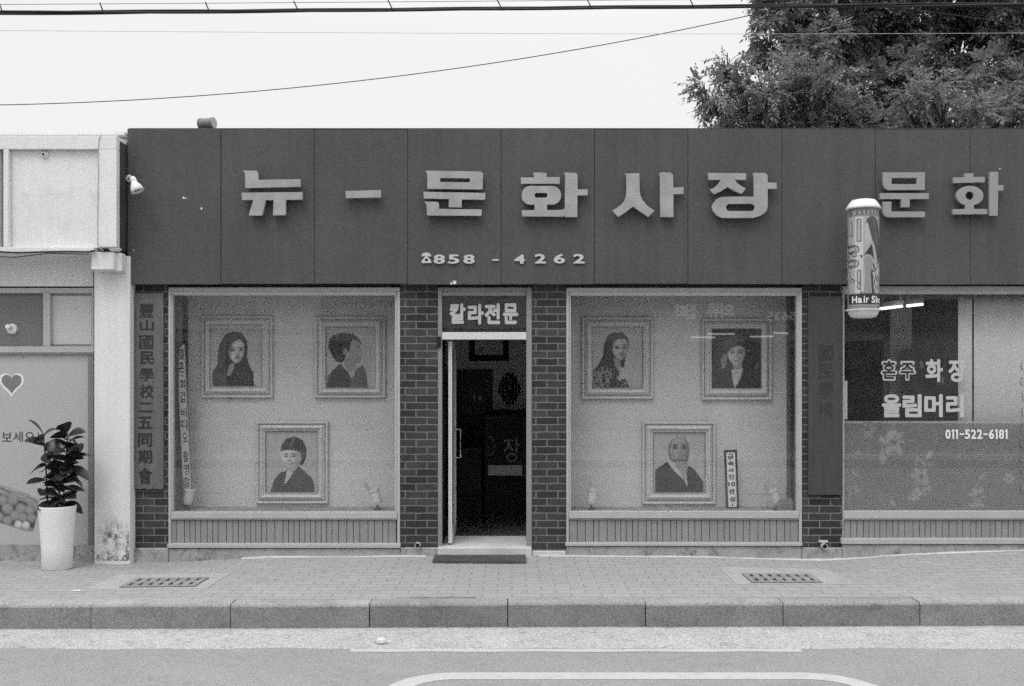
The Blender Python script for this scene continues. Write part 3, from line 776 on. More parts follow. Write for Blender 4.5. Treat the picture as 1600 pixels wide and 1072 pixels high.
# lattice clock
ck = thing('wall_clock', 'dark oval lattice wall clock inside the open doorway', 'clock', (PX(796, YB), YB, PZ(608, YB)))
m = MB()
for k in range(-3, 4):
    h = 27 - abs(k) ** 2 * 2.1
    m.pbox(796 + k * 5 - 1.6, 796 + k * 5 + 1.6, 608 - h, 608 + h, YB - .03, YB - .002)
for k in range(-4, 5):
    q = 18 - abs(k) ** 2 * .8
    m.pbox(796 - q, 796 + q, 608 + k * 5.4 - 1.0, 608 + k * 5.4 + 1.0, YB - .027, YB - .004)
m.build('lattice', 'black', ck)
m = MB(); M = Matrix.Rotation(R(90), 3, 'X'); m.lathe((PX(796, YB), YB - .030, PZ(608, YB)), [(.055, 0), (.05, .012)], 20, M=M); m.build('dial', 'interior_dark', ck)
m = MB(); m.pbox(795.3, 796.7, 602, 609, YB - .047, YB - .043); m.pbox(795.6, 801, 607.3, 608.6, YB - .052, YB - .048); m.build('clock_hand', 'alu', ck)
# glazed cabinet; a sign's reflection is drawn on it as letters
cb = thing('display_cabinet', 'dark glazed cabinet with a sign reflection drawn as white writing standing inside the doorway', 'cabinet', (PX(790, 2.2), 2.2, 0))
m = MB(); m.pbox(756, 822, 648, 750, 2.20, 2.5); m.pbox(756, 822, 750.5, 846, 2.18, 2.5); m.build('carcass', 'interior_dark', cb, bevel=.004)
m = MB()
for a, b, c, d in ((761, 820, 652, 654), (761, 820, 721, 723), (761, 763, 654.2, 745), (818, 820, 654.2, 745)): m.pbox(a, b, c, d, 2.185, 2.199)
m.build('door_trim', 'interior_mid', cb)
m = MB(); text_fit(m, '장', 787, 812, 684, 722, 2.195, .004); m.build('letter', 'alu', cb)
m = MB(); m.tube([(PX(764 + 9 * math.sin(R(q)), 2.19), 2.193, PZ(697 - 15 * math.cos(R(q)), 2.19)) for q in range(0, 181, 15)], .007, 6); m.build('reflection_curve', 'alu', cb)
m = MB(); m.pbox(763, 816, 727, 743, 2.19, 2.199); m.build('card', 'interior_wall', cb)
m = MB(); m.pbox(715, 752, 700, 846, 1.9, 2.5); m.pbox(712, 755, 770, 774, 1.86, 2.5)
o = m.build('wooden_counter', 'interior_dark'); tag(o, 'dark wooden counter against the wall inside the doorway', 'counter')

# ================================================================== things in the salon window
def tube_lamp(label, p0, p1, Y0, Y1):
    A = Vector((PX(p0[0], Y0), Y0, PZ(p0[1], Y0))); B = Vector((PX(p1[0], Y1), Y1, PZ(p1[1], Y1)))
    t = thing('fluorescent_lamp', label, 'lamp', A, 'fluorescent lamps on the salon ceiling')
    m = MB(); m.tube([A, B], .015, 10); m.build('tube', 'tube_light', t)
    u = Vector((0, 0, .045)); m = MB(); m.tube([A + u, B + u], .028, 6); 
    for q in (.08, .92):
        C_ = A.lerp(B, q); m.tube([C_ + u, Vector((C_.x, C_.y, 2.62))], .008, 6)
    m.build('holder', 'lamp_white', t)
tube_lamp('lit fluorescent tube nearest the cylinder sign behind the salon glass', (1376, 482.5), (1409, 478.5), 1.3, 1.75)
tube_lamp('lit fluorescent tube nearer the curtain behind the salon glass', (1418, 478), (1441, 475.5), 1.4, 1.8)
def pleats(name, label, a, b, Y, amp, top=462, bot=795):
    m = MB(); n = 70; x0, x1 = PX(a, Y), PX(b, Y); vs = []
    for z in (PZ(top, Y), PZ((top + bot) / 2, Y), PZ(bot, Y)):
        for i in range(n + 1):
            u = i / n; vs.append((x0 + (x1 - x0) * u, Y + amp * math.sin(u * (x1 - x0) * 38 + .6 * math.sin(u * 9)) * (.6 + .4 * math.sin(u * 23)), z))
    m.add(vs, [(r * (n + 1) + i, r * (n + 1) + i + 1, (r + 1) * (n + 1) + i + 1, (r + 1) * (n + 1) + i) for r in range(2) for i in range(n)])
    o = m.build(name, 'curtain', smooth=True); sm = o.modifiers.new('thick', 'SOLIDIFY'); sm.thickness = .003
    return tag(o, label, 'curtain')
pleats('curtain', 'narrow pale curtain strip at the edge of the dark salon opening', 1497, 1518.5, .10, .004)
pleats('curtain', 'wide pale curtain filling the right part of the salon window', 1521.5, 1694, .115, .007)
m = MB(); m.pbox(1318.5, 1324, 595, 655, .03, .034); tag(m.build('paper_card', 'card_white'), 'upright white card inside the salon window beside the dark wooden board', 'card')
sc = thing('salon_cabinet', 'dark cabinet with shelves at the back of the salon', 'cabinet', (PX(1450, 3.0), 3.0, .05))
m = MB(); m.pbox(1425, 1500, 545, 780, 3.0, 3.39); m.build('carcass', 'interior_dark', sc, bevel=.005)
m = MB()
for k, c in enumerate((553, 575, 600, 625, 650)): m.pbox(1427, 1498, c, c + 2.5, 2.96, 2.999)
m.build('shelf', 'interior_mid', sc)
for k in range(12):
    a = 1430 + (k % 6) * 11 + rnd.uniform(-2, 2); c = 575 if k < 6 else 600; h = rnd.uniform(6, 14)
    m = MB(); x, z = PX(a, 2.97), PZ(c, 2.97)
    hh = h * 12 / F; r = rnd.uniform(.015, .03)
    m.lathe((x, 2.975, z), [(r, 0), (r, hh * .7), (r * .4, hh * .8), (r * .4, hh)], 10)
    o = m.build('bottle', rnd.choice(['interior_wall', 'interior_mid', 'alu_dark'])); tag(o, 'small bottle on a shelf of the dark cabinet in the salon', 'bottle', 'bottles on the salon shelves')
mr = thing('wall_mirror', 'tall grey mirror on the salon back wall behind the lettering', 'mirror', (PX(1400, 3.39), 3.39, .6))
m = MB(); m.pbox(1388, 1428, 468, 655, 3.37, 3.395); m.build('mirror_frame', 'interior_dark', mr)
m = MB(); m.pbox(1391, 1425, 472, 651, 3.364, 3.369); m.build('mirror_glass', 'interior_wall', mr)
m = MB(); m.pbox(1325, 1374, 540, 780, 2.4, 2.8); m.pbox(1322, 1377, 536, 539.7, 2.38, 2.82); tag(m.build('sideboard', 'interior_dark'), 'low dark sideboard at the left inside the salon', 'sideboard')

# ================================================================== portraits
def portrait(label, a, b, c, d, pa, pb, pc, pd, paint, Yw=YD):
    t = thing('framed_portrait', label, 'portrait', (PX((a + b) / 2, Yw - .05), Yw, PZ(d, Yw - .05)), 'framed portraits in the display windows')
    Yf = Yw - .055
    x0, x1, z0, z1 = PX(a, Yf), PX(b, Yf), PZ(d, Yf), PZ(c, Yf)
    ix0, ix1, iz0, iz1 = PX(pa, Yf), PX(pb, Yf), PZ(pd, Yf), PZ(pc, Yf)
    prof = [(0, 0), (0, .022), (.08, .036), (.17, .036), (.25, .022), (.34, .020), (.5, .042), (.62, .050), (.72, .044), (.80, .026), (.9, .026), (.94, .034), (1, .030), (1, .012)]
    m = MB(); vs = []; k = len(prof)
    for tt, h in prof:
        X0, X1, Z0, Z1 = x0 + (ix0 - x0) * tt, x1 + (ix1 - x1) * tt, z0 + (iz0 - z0) * tt, z1 + (iz1 - z1) * tt
        vs += [(X0, Yw - .002 - h, Z0), (X1, Yw - .002 - h, Z0), (X1, Yw - .002 - h, Z1), (X0, Yw - .002 - h, Z1)]
    fs = [(i * 4 + q, i * 4 + (q + 1) % 4, (i + 1) * 4 + (q + 1) % 4, (i + 1) * 4 + q) for i in range(k - 1) for q in range(4)]
    m.add(vs, fs); m.m = [1 if i // 4 in (0, k - 2, k - 3, 4) else 0 for i in range(len(fs))]; m.build('frame', ['frame_white', 'alu_mid'], t)
    pm, cl = paint.mesh(lambda u, v: (ix0 + (ix1 - ix0) * u, Yw - .016, iz1 + (iz0 - iz1) * v))
    pm.build('picture', 'photo_print', t, cols=cl)
    return t
SK = .56
def face(p, cx, cy, s, turn=0, smile=0, dark=.02, lip=.10, side=1):
    """modelled face: shaded cheek, sockets, brows, nose, lips; s = face half height, side = the darker cheek"""
    e = s * .37; ox = turn * s * .20
    inside = p.F.copy(); keep = p.C.copy(); own = inside | (keep < .2)
    shade = np.clip((p.X - cx - ox * .5) * side / (s * .75), -1, 1)
    near = (np.abs(p.X - cx) < s * 1.1) & (np.abs(p.Y - cy) < s * 1.35) & inside
    p.C[near] = SK * (1.12 - .42 * np.clip(shade[near], -.3, 1) - .18 * np.clip((p.Y[near] - cy) / s, 0, 1))
    p.ell(cx + ox, cy - s * .62, s * .5, s * .22, SK * 1.3, 0, .5, .7)
    for q in (-1, 1):
        k = 1 - .25 * q * turn
        p.ell(cx + ox + q * e * k, cy - s * .14, s * .27 * k, s * .16, SK * .55, 0, .6, .6)
        p.ell(cx + ox + q * e * k, cy - s * .10, s * .19 * k, s * (.085 - .03 * smile), dark, q * -4, .95, .3)
        p.ell(cx + ox + q * e * k, cy - s * .32, s * .25 * k, s * .06, dark * 2, q * 8, .85, .4)
        p.ell(cx + ox * 1.2 + q * e * 1.0 * k, cy + s * .22, s * .2, s * .17, SK * 1.3, 0, .35, .7)
    p.ell(cx + ox * 1.6 + s * .10 * side, cy + s * .10, s * .08, s * .26, SK * .45, 0, .6, .6)
    p.ell(cx + ox * 1.6 - s * .03 * side, cy + s * .12, s * .05, s * .18, SK * 1.35, 0, .6, .5)
    p.ell(cx + ox * 1.5, cy + s * .31, s * .15, s * .06, dark * 3, 0, .7, .5)
    p.ell(cx + ox * 1.3, cy + s * .55, s * (.25 + .08 * smile), s * .10, lip, 0, .9, .4)
    if smile: p.ell(cx + ox * 1.3, cy + s * .53, s * .24, s * .05, .8, 0, .95, .3)
    p.ell(cx + ox * 1.2, cy + s * .72, s * .2, s * .06, SK * .5, 0, .6, .5)
    p.ell(cx + ox * 1.2, cy + s * .86, s * .16, s * .08, SK * 1.2, 0, .4, .6)
    p.C = np.where(own, p.C, keep)
def strands(p, pts, v, n=14, seed=1, a=.5):
    g = random.Random(seed); m0 = inpoly(p.X, p.Y, pts); xs_ = [q[0] for q in pts]; ys_ = [q[1] for q in pts]; keep = p.C.copy()
    for k in range(n):
        x = g.uniform(min(xs_), max(xs_)); y = g.uniform(min(ys_), max(ys_)); p.ell(x, y, 3.2, (max(ys_) - min(ys_)) * .28, v * g.uniform(.5, 1.3), g.uniform(-16, 16), a, .6)
    p.C = np.where(m0 & (keep < .08), p.C, keep)
N1, N2 = 96, 118
# long straight hair
p = Paint(285, 640, 245, 665, N1, N2, .44); p.C += (p.Y - 245) / 420 * .06
p.poly([(298, 665), (300, 560), (330, 520), (335, 430), (350, 370), (385, 310), (440, 287), (500, 300), (535, 350), (540, 400), (535, 460), (550, 520), (580, 570), (585, 665)], .035)
p.poly([(300, 665), (302, 580), (340, 560), (380, 590), (420, 600), (450, 565), (520, 560), (578, 580), (585, 665)], .055)
p.poly([(412, 520), (432, 505), (452, 508), (442, 550), (418, 592), (396, 590)], SK * .62)
p.poly([(405, 440), (412, 405), (432, 378), (462, 352), (490, 345), (512, 368), (519, 415), (510, 460), (488, 492), (466, 505), (442, 496), (418, 470)], SK)
face(p, 462, 425, 75, .45)
p.poly([(405, 445), (412, 400), (440, 368), (430, 410), (424, 450), (430, 490)], .05, .6)
for k in range(10): p.ell(310 + k * 27, 640 + 8 * math.sin(k * 2), 5, 3, .2, 0, .5)
strands(p, [(300, 560), (335, 430), (385, 300), (500, 300), (540, 400), (580, 570)], .11, 26, 2)
for k in range(0): p.poly([(352 + k * 8, 560), (356 + k * 8, 380 - k * 10), (359 + k * 8, 380 - k * 10), (356 + k * 8, 560)], .08, .6)
p.blur(1)
P1 = p
SK = .38
# woman in profile with gathered hair
p = Paint(1075, 1405, 265, 675, N1, N2, .44)
p.poly([(1080, 672), (1085, 600), (1110, 565), (1170, 510), (1210, 555), (1240, 590), (1280, 545), (1322, 520), (1345, 570), (1358, 672)], .06)
p.poly([(1235, 672), (1240, 595), (1280, 545), (1322, 520), (1345, 570), (1358, 672)], .13)
for k in range(60): p.ell(1240 + rnd.random() * 110, 560 + rnd.random() * 105, 5, 4, rnd.choice([.03, .19]), 0, .7)
for k in range(30): p.ell(1090 + rnd.random() * 120, 600 + rnd.random() * 65, 5, 4, .12, 0, .6)
p.poly([(1195, 520), (1215, 460), (1260, 490), (1272, 535), (1262, 585), (1240, 590), (1215, 555)], SK * .75)
p.poly([(1225, 440), (1240, 352), (1285, 350), (1308, 380), (1306, 405), (1318, 442), (1308, 452), (1311, 466), (1305, 478), (1300, 505), (1272, 520), (1240, 500)], SK * .86)
p.poly([(1088, 400), (1095, 345), (1120, 318), (1180, 303), (1250, 308), (1298, 340), (1315, 380), (1306, 378), (1285, 355), (1250, 350), (1238, 385), (1232, 420), (1212, 450), (1200, 490), (1180, 505), (1140, 497), (1112, 450)], .03)
p.ell(1203, 430, 17, 24, SK * .8, 15, .9, .2); p.ell(1286, 402, 14, 5, .07, 5, .8, .3); p.ell(1284, 388, 17, 3.5, .1, 8, .7, .3); p.ell(1300, 470, 12, 4, .12, 5, .8, .3); p.ell(1262, 460, 22, 35, SK * .7, 0, .4, .6)
p.poly([(1225, 560), (1262, 570), (1272, 550), (1262, 600), (1240, 610)], .42)
strands(p, [(1088, 400), (1120, 318), (1250, 308), (1300, 340), (1180, 505), (1112, 450)], .10, 22, 3)
p.ell(1265, 425, 16, 50, SK * 1.15, 0, .35, .7); p.ell(1290, 488, 22, 12, SK * .6, 0, .4, .6); p.ell(1296, 448, 8, 16, SK * 1.2, 0, .5, .6); p.ell(1303, 458, 6, 4, .15, 0, .6, .4)
for k in range(0): p.ell(1150 + k * 8, 360 + k * 14, 40, 3, .07, 60, .5, .4)
p.blur(1); P2 = p
SK = .50
# woman with short dark hair and dark jacket, facing left
p = Paint(665, 1015, 190, 605, N1, N2, .44)
p.poly([(693, 606), (720, 520), (760, 472), (805, 458), (830, 430), (885, 425), (930, 465), (975, 505), (993, 550), (996, 606)], .04)
p.poly([(815, 440), (822, 400), (890, 395), (888, 430), (850, 470), (820, 480)], SK * .7)
p.poly([(806, 458), (822, 452), (846, 478), (796, 548), (792, 540)], SK * 1.05)
p.poly([(768, 340), (775, 310), (830, 300), (890, 318), (906, 355), (895, 410), (862, 438), (824, 440), (790, 410), (776, 385)], SK)
face(p, 832, 368, 70, -.5, smile=1)
p.poly([(764, 328), (770, 285), (800, 243), (862, 225), (915, 250), (938, 305), (938, 370), (918, 415), (892, 425), (905, 380), (898, 335), (870, 322), (830, 318), (790, 322)], .03)
p.poly([(858, 232), (868, 232), (836, 290), (822, 318), (814, 318), (826, 284)], .2, .8)
strands(p, [(764, 328), (800, 243), (862, 225), (938, 305), (918, 415), (898, 335)], .12, 18, 4)
p.blur(1); P3 = p
SK = .40
# long haired woman, patterned blouse
p = Paint(160, 510, 270, 690, N1, N2, .44)
p.poly([(163, 692), (166, 570), (198, 535), (235, 465), (240, 390), (265, 330), (310, 305), (370, 308), (408, 345), (416, 395), (402, 440), (388, 490), (380, 555), (350, 540), (345, 640), (280, 692)], .035)
p.poly([(165, 692), (168, 590), (200, 548), (260, 533), (300, 565), (338, 600), (350, 645), (385, 620), (408, 650), (416, 692)], .06)
for k in range(230):
    x, y = 170 + rnd.random() * 240, 545 + rnd.random() * 145
    if inpoly(np.array([[x]]), np.array([[y]]), [(165, 692), (168, 590), (200, 548), (260, 533), (300, 565), (338, 600), (350, 645), (385, 620), (408, 650), (416, 692)])[0, 0]: p.ell(x, y, 6, 4.5, rnd.choice([.40, .34, .03]), rnd.random() * 180, .9)
p.poly([(308, 480), (352, 492), (356, 570), (345, 580), (318, 540)], SK * .75)
p.poly([(302, 430), (308, 390), (335, 355), (382, 348), (408, 380), (406, 425), (392, 470), (365, 495), (332, 485), (308, 455)], SK * .92)
face(p, 356, 420, 72, .45)
p.ell(345, 378, 34, 16, SK * 1.35, -10, .6, .7)
strands(p, [(198, 535), (240, 390), (310, 305), (408, 345), (380, 555), (290, 560)], .11, 24, 5)
p.poly([(278, 692), (300, 560), (320, 575), (335, 640), (320, 692)], .045)
p.blur(1); P4 = p
SK = .44
# smiling woman in a beret, dark background
p = Paint(995, 1335, 285, 695, N1, N2, .022)
p.poly([(998, 692), (1010, 600), (1090, 560), (1140, 555), (1215, 550), (1300, 580), (1335, 610), (1335, 692)], .035)
p.poly([(1068, 560), (1055, 500), (1080, 450), (1100, 470), (1098, 520), (1090, 555)], .3, .8); p.ell(1312, 540, 14, 26, .16, 20, .7, .4)
p.poly([(1133, 568), (1160, 555), (1212, 556), (1196, 620), (1157, 700), (1140, 640)], .50)
p.poly([(1140, 520), (1205, 515), (1205, 560), (1150, 570)], SK * .7)
p.poly([(1100, 455), (1120, 415), (1180, 388), (1216, 400), (1230, 440), (1218, 500), (1188, 538), (1155, 536), (1122, 505)], SK)
face(p, 1168, 455, 74, -.1, smile=1)
p.poly([(1056, 430), (1062, 385), (1108, 335), (1172, 318), (1215, 335), (1236, 400), (1228, 420), (1190, 398), (1130, 420), (1100, 460), (1085, 460)], .05)
p.ell(1110, 370, 45, 12, .14, -45, .6, .5); p.ell(1252, 433, 5, 5, .5, 0, .9, .3)
p.blur(1); P5 = p
SK = .30
# old bald man with a beard, dark robe
p = Paint(585, 945, 205, 622, N1, N2, .44); p.C += (p.Y - 205) / 420 * .05
p.poly([(600, 624), (600, 465), (640, 438), (684, 408), (705, 440), (755, 492), (795, 525), (822, 578), (816, 490), (830, 438), (868, 458), (905, 505), (936, 552), (936, 624)], .04)
p.C[(p.Y > 520) & (p.C < .06)] = .028
p.poly([(690, 380), (684, 408), (705, 442), (756, 498), (800, 535), (822, 580), (826, 570), (812, 500), (760, 470), (720, 420)], .55)
p.poly([(688, 330), (695, 285), (718, 252), (762, 234), (808, 244), (834, 288), (837, 340), (830, 404), (812, 424), (735, 414), (700, 394)], .12)
p.poly([(694, 330), (700, 290), (722, 258), (762, 240), (805, 250), (828, 290), (831, 340), (824, 400), (812, 420), (740, 410), (706, 390)], SK * .98)
face(p, 768, 322, 85, .12, lip=.2, dark=.015)
p.poly([(692, 330), (700, 290), (722, 258), (712, 300), (708, 340), (714, 392), (700, 385)], SK * .5, .6); p.poly([(805, 252), (828, 290), (831, 340), (824, 400), (812, 400), (818, 330), (812, 285)], SK * .6, .6)
p.ell(722, 372, 14, 34, SK * .45, 0, .6, .6); p.ell(812, 372, 10, 34, SK * .4, 0, .6, .6); p.ell(765, 262, 40, 16, SK * 1.35, 0, .6, .7)
p.poly([(728, 400), (745, 384), (770, 376), (800, 382), (820, 400), (824, 450), (814, 505), (806, 560), (796, 520), (776, 480), (752, 452)], .26)
for k in range(12): p.poly([(736 + k * 7, 398), (740 + k * 7, 398), (786 + k * 2.6, 520), (783 + k * 2.6, 520)], (.60, .14, .46)[k % 3], .7)
p.ell(746, 396, 26, 7, .09, -28, .8, .4); p.ell(796, 396, 24, 7, .09, 26, .8, .4); p.ell(770, 402, 16, 5, .05, 0, .8, .3)
p.ell(698, 352, 10, 20, SK * .75, 0, .8, .3); p.ell(699, 352, 5, 11, SK * .4, 0, .7, .4)
for y in (275, 288): p.ell(765, y, 34, 2.2, SK * .75, 0, .5, .4)
p.blur(1); P6 = p
portrait('white framed portrait of a woman with long straight hair', 313, 425, 493, 622, 327, 408, 507.5, 604, P1)
portrait('white framed portrait of a woman in profile with gathered hair', 490, 602, 494, 622, 508.5, 585, 511, 606, P2)
portrait('white framed portrait of a short haired woman in a dark jacket', 399, 512, 659, 788, 414, 495, 674, 770, P3)
portrait('white framed portrait of a long haired woman in a patterned blouse', 909, 1021.5, 495, 624, 926, 1005, 511, 606, P4)
portrait('white framed dark portrait of a smiling woman wearing a beret', 1097, 1208, 497, 625.5, 1113.5, 1190, 514, 606.5, P5)
portrait('white framed portrait of a bald bearded old man in a dark robe', 1004, 1119.5, 659, 789, 1021.5, 1102.5, 676, 770, P6)

# ================================================================== small signs and lamps in the display windows
def strip_sign(name, label, cxt, cyt, cxb, cyb, wpx, Y, border, items, fm_, off):
    t = thing(name, label, 'sign', (PX(cxb, Y), Y, PZ(cyb, Y)))
    ax = Vector((cxb - cxt, cyb - cyt)); Ln = ax.length; ax.normalize(); nx2 = Vector((-ax.y, ax.x)) * -1
    def mp(u, v, y):                                    # u across -.5..+.5 (px), v along (px)
        q = Vector((cxt, cyt)) + ax * v + Vector((ax.y, -ax.x)) * u
        return (PX(q.x, Y), y, PZ(q.y, Y))
    def slab(m, u0, u1, v0, v1, y0, y1):
        c = [(u0, v0), (u1, v0), (u1, v1), (u0, v1)]
        m.add([mp(u, v, y0) for u, v in c] + [mp(u, v, y1) for u, v in c], [(0, 1, 2, 3), (7, 6, 5, 4), (0, 4, 5, 1), (1, 5, 6, 2), (2, 6, 7, 3), (3, 7, 4, 0)])
    h = wpx / 2
    m = MB(); slab(m, -h + border, h - border, border, Ln - border, Y - .006, Y); m.build('board', 'sign_white', t)
    m = MB(); slab(m, -h, h, 0, border, Y - .014, Y); slab(m, -h, h, Ln - border, Ln, Y - .014, Y); slab(m, -h, -h + border, border + .1, Ln - border - .1, Y - .014, Y); slab(m, h - border, h, border + .1, Ln - border - .1, Y - .014, Y)
    m.build('border', fm_, t)
    for s, v0, v1, wr_ in items:
        m = MB(); gv, gf = glyph_bold(s, off); lo, hi = gv.min(0), gv.max(0); u = (gv - lo) / np.maximum(hi - lo, 1e-6)
        m.add([mp((q[0] - .5) * wr_, v1 - (v1 - v0) * q[1], Y - .0062 - .001 * q[2]) for q in u], gf); m.build('letter', 'ink', t)
strip_sign('upright_sign', 'tall leaning white strip sign in the left display window', 282.5, 537, 294.5, 790, 14.5, .24, 1.0,
           [(c, v, v + hh, 8.5 if c not in '·' else 2.5) for c, v, hh in (('결', 8, 17), ('혼', 28, 17), ('·', 49, 3), ('회', 56, 15), ('갑', 75, 17), ('비', 100, 15), ('디', 119, 15), ('오', 139, 15), ('촬', 168, 17), ('영', 188, 17), ('함', 208, 16))], 'alu_dark', .012)
strip_sign('upright_sign', 'small black bordered white sign right of the bearded man portrait', 1141, 703, 1144.5, 795, 20, .33, 3.0,
           [('급', 6.5, 14.5, 9.5), ('속', 17, 25, 9.5), ('사', 28, 35.5, 9.5), ('진', 38, 46, 9.5), ('10', 50, 57, 11), ('완', 61, 68.5, 9.5), ('성', 73, 81, 9), ('!', 83.5, 88, 1.8)], 'black', .035)
def spot(label, cx, cy, tilt, Y=.22, s=1.0):
    z0 = .392; x = PX(cx, Y)
    t = thing('display_lamp', label, 'lamp', (x, Y, z0), 'small lamps on the display window floors')
    m = MB(); m.lathe((x, Y, z0), [(.034 * s, 0), (.034 * s, .012), (.012, .018), (.008, .05), (.008, .07)], 16); m.build('lamp_base', 'ink', t, smooth=True)
    M = Matrix.Rotation(R(tilt), 3, 'Y'); m = MB(); c = (x, Y, z0 + .075)
    m.lathe(c, [(.012, -.025), (.040 * s, -.02), (.046 * s, .0), (.047 * s, .10), (.055 * s, .105), (.055 * s, .125), (.045 * s, .125), (.042 * s, .08), (.01, .07)], 18, M=M); m.build('lamp_head', 'lamp_white', t)
    m = MB(); q = [M @ Vector(k) + Vector(c) for k in ((-.05, -.03, .13), (-.02, -.05, .13), (-.03, -.06, .21), (-.07, -.04, .20))]
    m.add(q + [k + Vector((0, .004, 0)) for k in q], [(0, 1, 2, 3), (7, 6, 5, 4), (0, 4, 5, 1), (1, 5, 6, 2), (2, 6, 7, 3), (3, 7, 4, 0)]); m.build('lamp_flap', 'lamp_grey', t)
spot('small white lamp at the foot of the leaning strip sign', 293, 790, 10)
spot('small white lamp at the right end of the left display window floor', 590, 790, -18)
spot('small white lamp at the left end of the right display window floor', 924, 790, 8)
spot('small white lamp near the dark corner post of the right display window', 1214, 790, -25)
m = MB(); m.pbox(1215, 1240, 784, 799.5, .15, .26); m.pbox(1217, 1238, 780, 783.8, .16, .25); tag(m.build('cardboard_box', 'base_panel', bevel=.004), 'low grey box behind a lamp in the right display window corner', 'box')

# ================================================================== wooden name boards
def board(label, a, b, c, d, Y, mat, chars, tmat, off, pad):
    t = thing('wooden_board', label, 'sign', (PX((a + b) / 2, Y), Y, PZ(d, Y)))
    m = MB(); x0, x1, z0, z1 = PX(a, Y), PX(b, Y), PZ(d, Y), PZ(c, Y); th = .028
    # one plank with slightly uneven ends
    k = 10; top = [(x1 - (x1 - x0) * i / k, z1 + rnd.uniform(-.003, .003)) for i in range(k + 1)]; bot = [(x0 + (x1 - x0) * i / k, z0 + rnd.uniform(-.008, .006)) for i in range(k + 1)]
    m.prism(bot + top, Y, Y + th); m.build('board', mat, t, bevel=.003)
    for s, q0, q1, w0, w1 in chars:
        m = MB(); text_fit(m, s, w0, w1, q0, q1, Y - .0005, .0022, off * (.45 if s in '豐國學會' else 1)); m.build('letter', tmat, t)
    return t
ch = '豐山國民學校二五同期會'
tops = [474, 500, 524, 549, 575, 601, 629, 651, 677, 703, 731]; hs = [22, 17, 22, 21, 20, 21, 15, 19, 21, 21, 26]
cx_ = [229, 229.5, 228.5, 230, 229, 229.5, 227.5, 227, 226.5, 227, 227]
board('brown wooden name board with brushed characters beside the white column', 205, 255, 458, 764, -.052, 'wood_board',
      [(c, t0, t0 + h, x - 11, x + 11) for c, t0, h, x in zip(ch, tops, hs, cx_)], 'ink', .022, 0)
board('dark weathered wooden board with faded characters beside the salon window', 1263, 1316, 463, 773, -.052, 'wood_board_dark',
      [(c, t0, t0 + 24, 1279, 1302) for c, t0 in zip('國民學校', (540, 568, 597, 627))], 'faded_ink', .008, 0)

# ================================================================== neighbouring white building
YC = -.15
nb = thing('white_building', 'white plastered shop building with an empty sign box and a printed panel', 'building', (-5.5, 0, 0))
m = MB(); m.box(PX(147, YC), PX(202.8, YC), YC, .15, -.3, PZ(400, YC))
m.box(-9.5, PX(146.5, .02), .02, .15, PZ(448, .02), PZ(386, .02))
m.box(-9.5, PX(202.5, .02), .02, .15, PZ(385.5, .02), 3.84)
m.box(-9.5, PX(203) - .01, .16, 8, -.3, 3.85)
nbw = m.build('wall', 'column_plaster', nb, bevel=.006)
m = MB(); m.box(-9.5, PX(146.8, .015), -.01, .019, PZ(447.5, .0), PZ(394, .0)); m.build('beam', 'grey_plaster', nb)
m = MB(); m.box(-9.6, PX(197, -.05), -.08, .15, PZ(210.5, -.08), PZ(206, -.08)); m.build('roof_edge', 'grey_plaster', nb)
# dirt at the column foot
pt = Paint(0, 1, 0, 1, 40, 60, .5)
# sign box with recessed panel
YS = -.34
m = MB(); zt_, zb_ = PZ(212, YS), PZ(386, YS); xr_ = PX(182, YS)
m.box(PX(-60, YS), xr_, YS, .0, PZ(233, YS), zt_)                            # top rail
m.box(PX(153, YS), xr_, YS, .0, zb_, PZ(233.2, YS))                          # right stile
m.box(PX(5, YS), PX(13, YS), YS, .0, zb_, PZ(233.2, YS))                      # left stile
m.box(PX(13.1, YS), PX(152.9, YS), YS + .05, .0, zb_, PZ(233.2, YS))          # recessed field
m.box(-8.5, PX(-2, YS), YS, 0, zb_, PZ(233.2, YS))
sb = m.build('sign_box', 'white_plaster', nb, bevel=.004)
m = MB(); m.box(PX(-2, YS) + .001, PX(4.8, YS), YS + .09, 0, zb_, PZ(233.2, YS)); m.build('dark_slot', 'dark_panel', sb)
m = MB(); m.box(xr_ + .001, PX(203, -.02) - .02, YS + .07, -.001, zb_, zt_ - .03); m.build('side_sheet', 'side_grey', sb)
m = MB(); m.box(-8.5, PX(147, YS), YS - .004, .0, PZ(394, YS), zb_ - .001); m.build('bottom_lip', 'grey_plaster', sb, bevel=.003)
m = MB(); M = Matrix.Rotation(R(90), 3, 'X'); c = (PX(66, YS), YS + .05, PZ(240, YS))
m.lathe(c, [(.04, 0), (.035, .012), (.02, .016), (.018, .03), (.006, .03)], 16, M=M); m.build('lamp_socket', 'lamp_white', sb, smooth=True)
m = MB(); m.lathe((c[0], c[1] - .031, c[2]), [(.011, 0), (.011, .003)], 10, M=M); m.build('socket_hole', 'black', sb)
# bracket block under the box
m = MB(); m.pbox(142, 178, 393.5, 422, -.30, -.151); m.pbox(178.2, 190, 395, 424, -.26, -.151); m.build('bracket_block', 'white_plaster', nb, bevel=.01)
m = MB(); m.pbox(168, 184, 378, 392, -.31, -.2); m.build('broken_corner', 'grey_plaster', nb, bevel=.02)
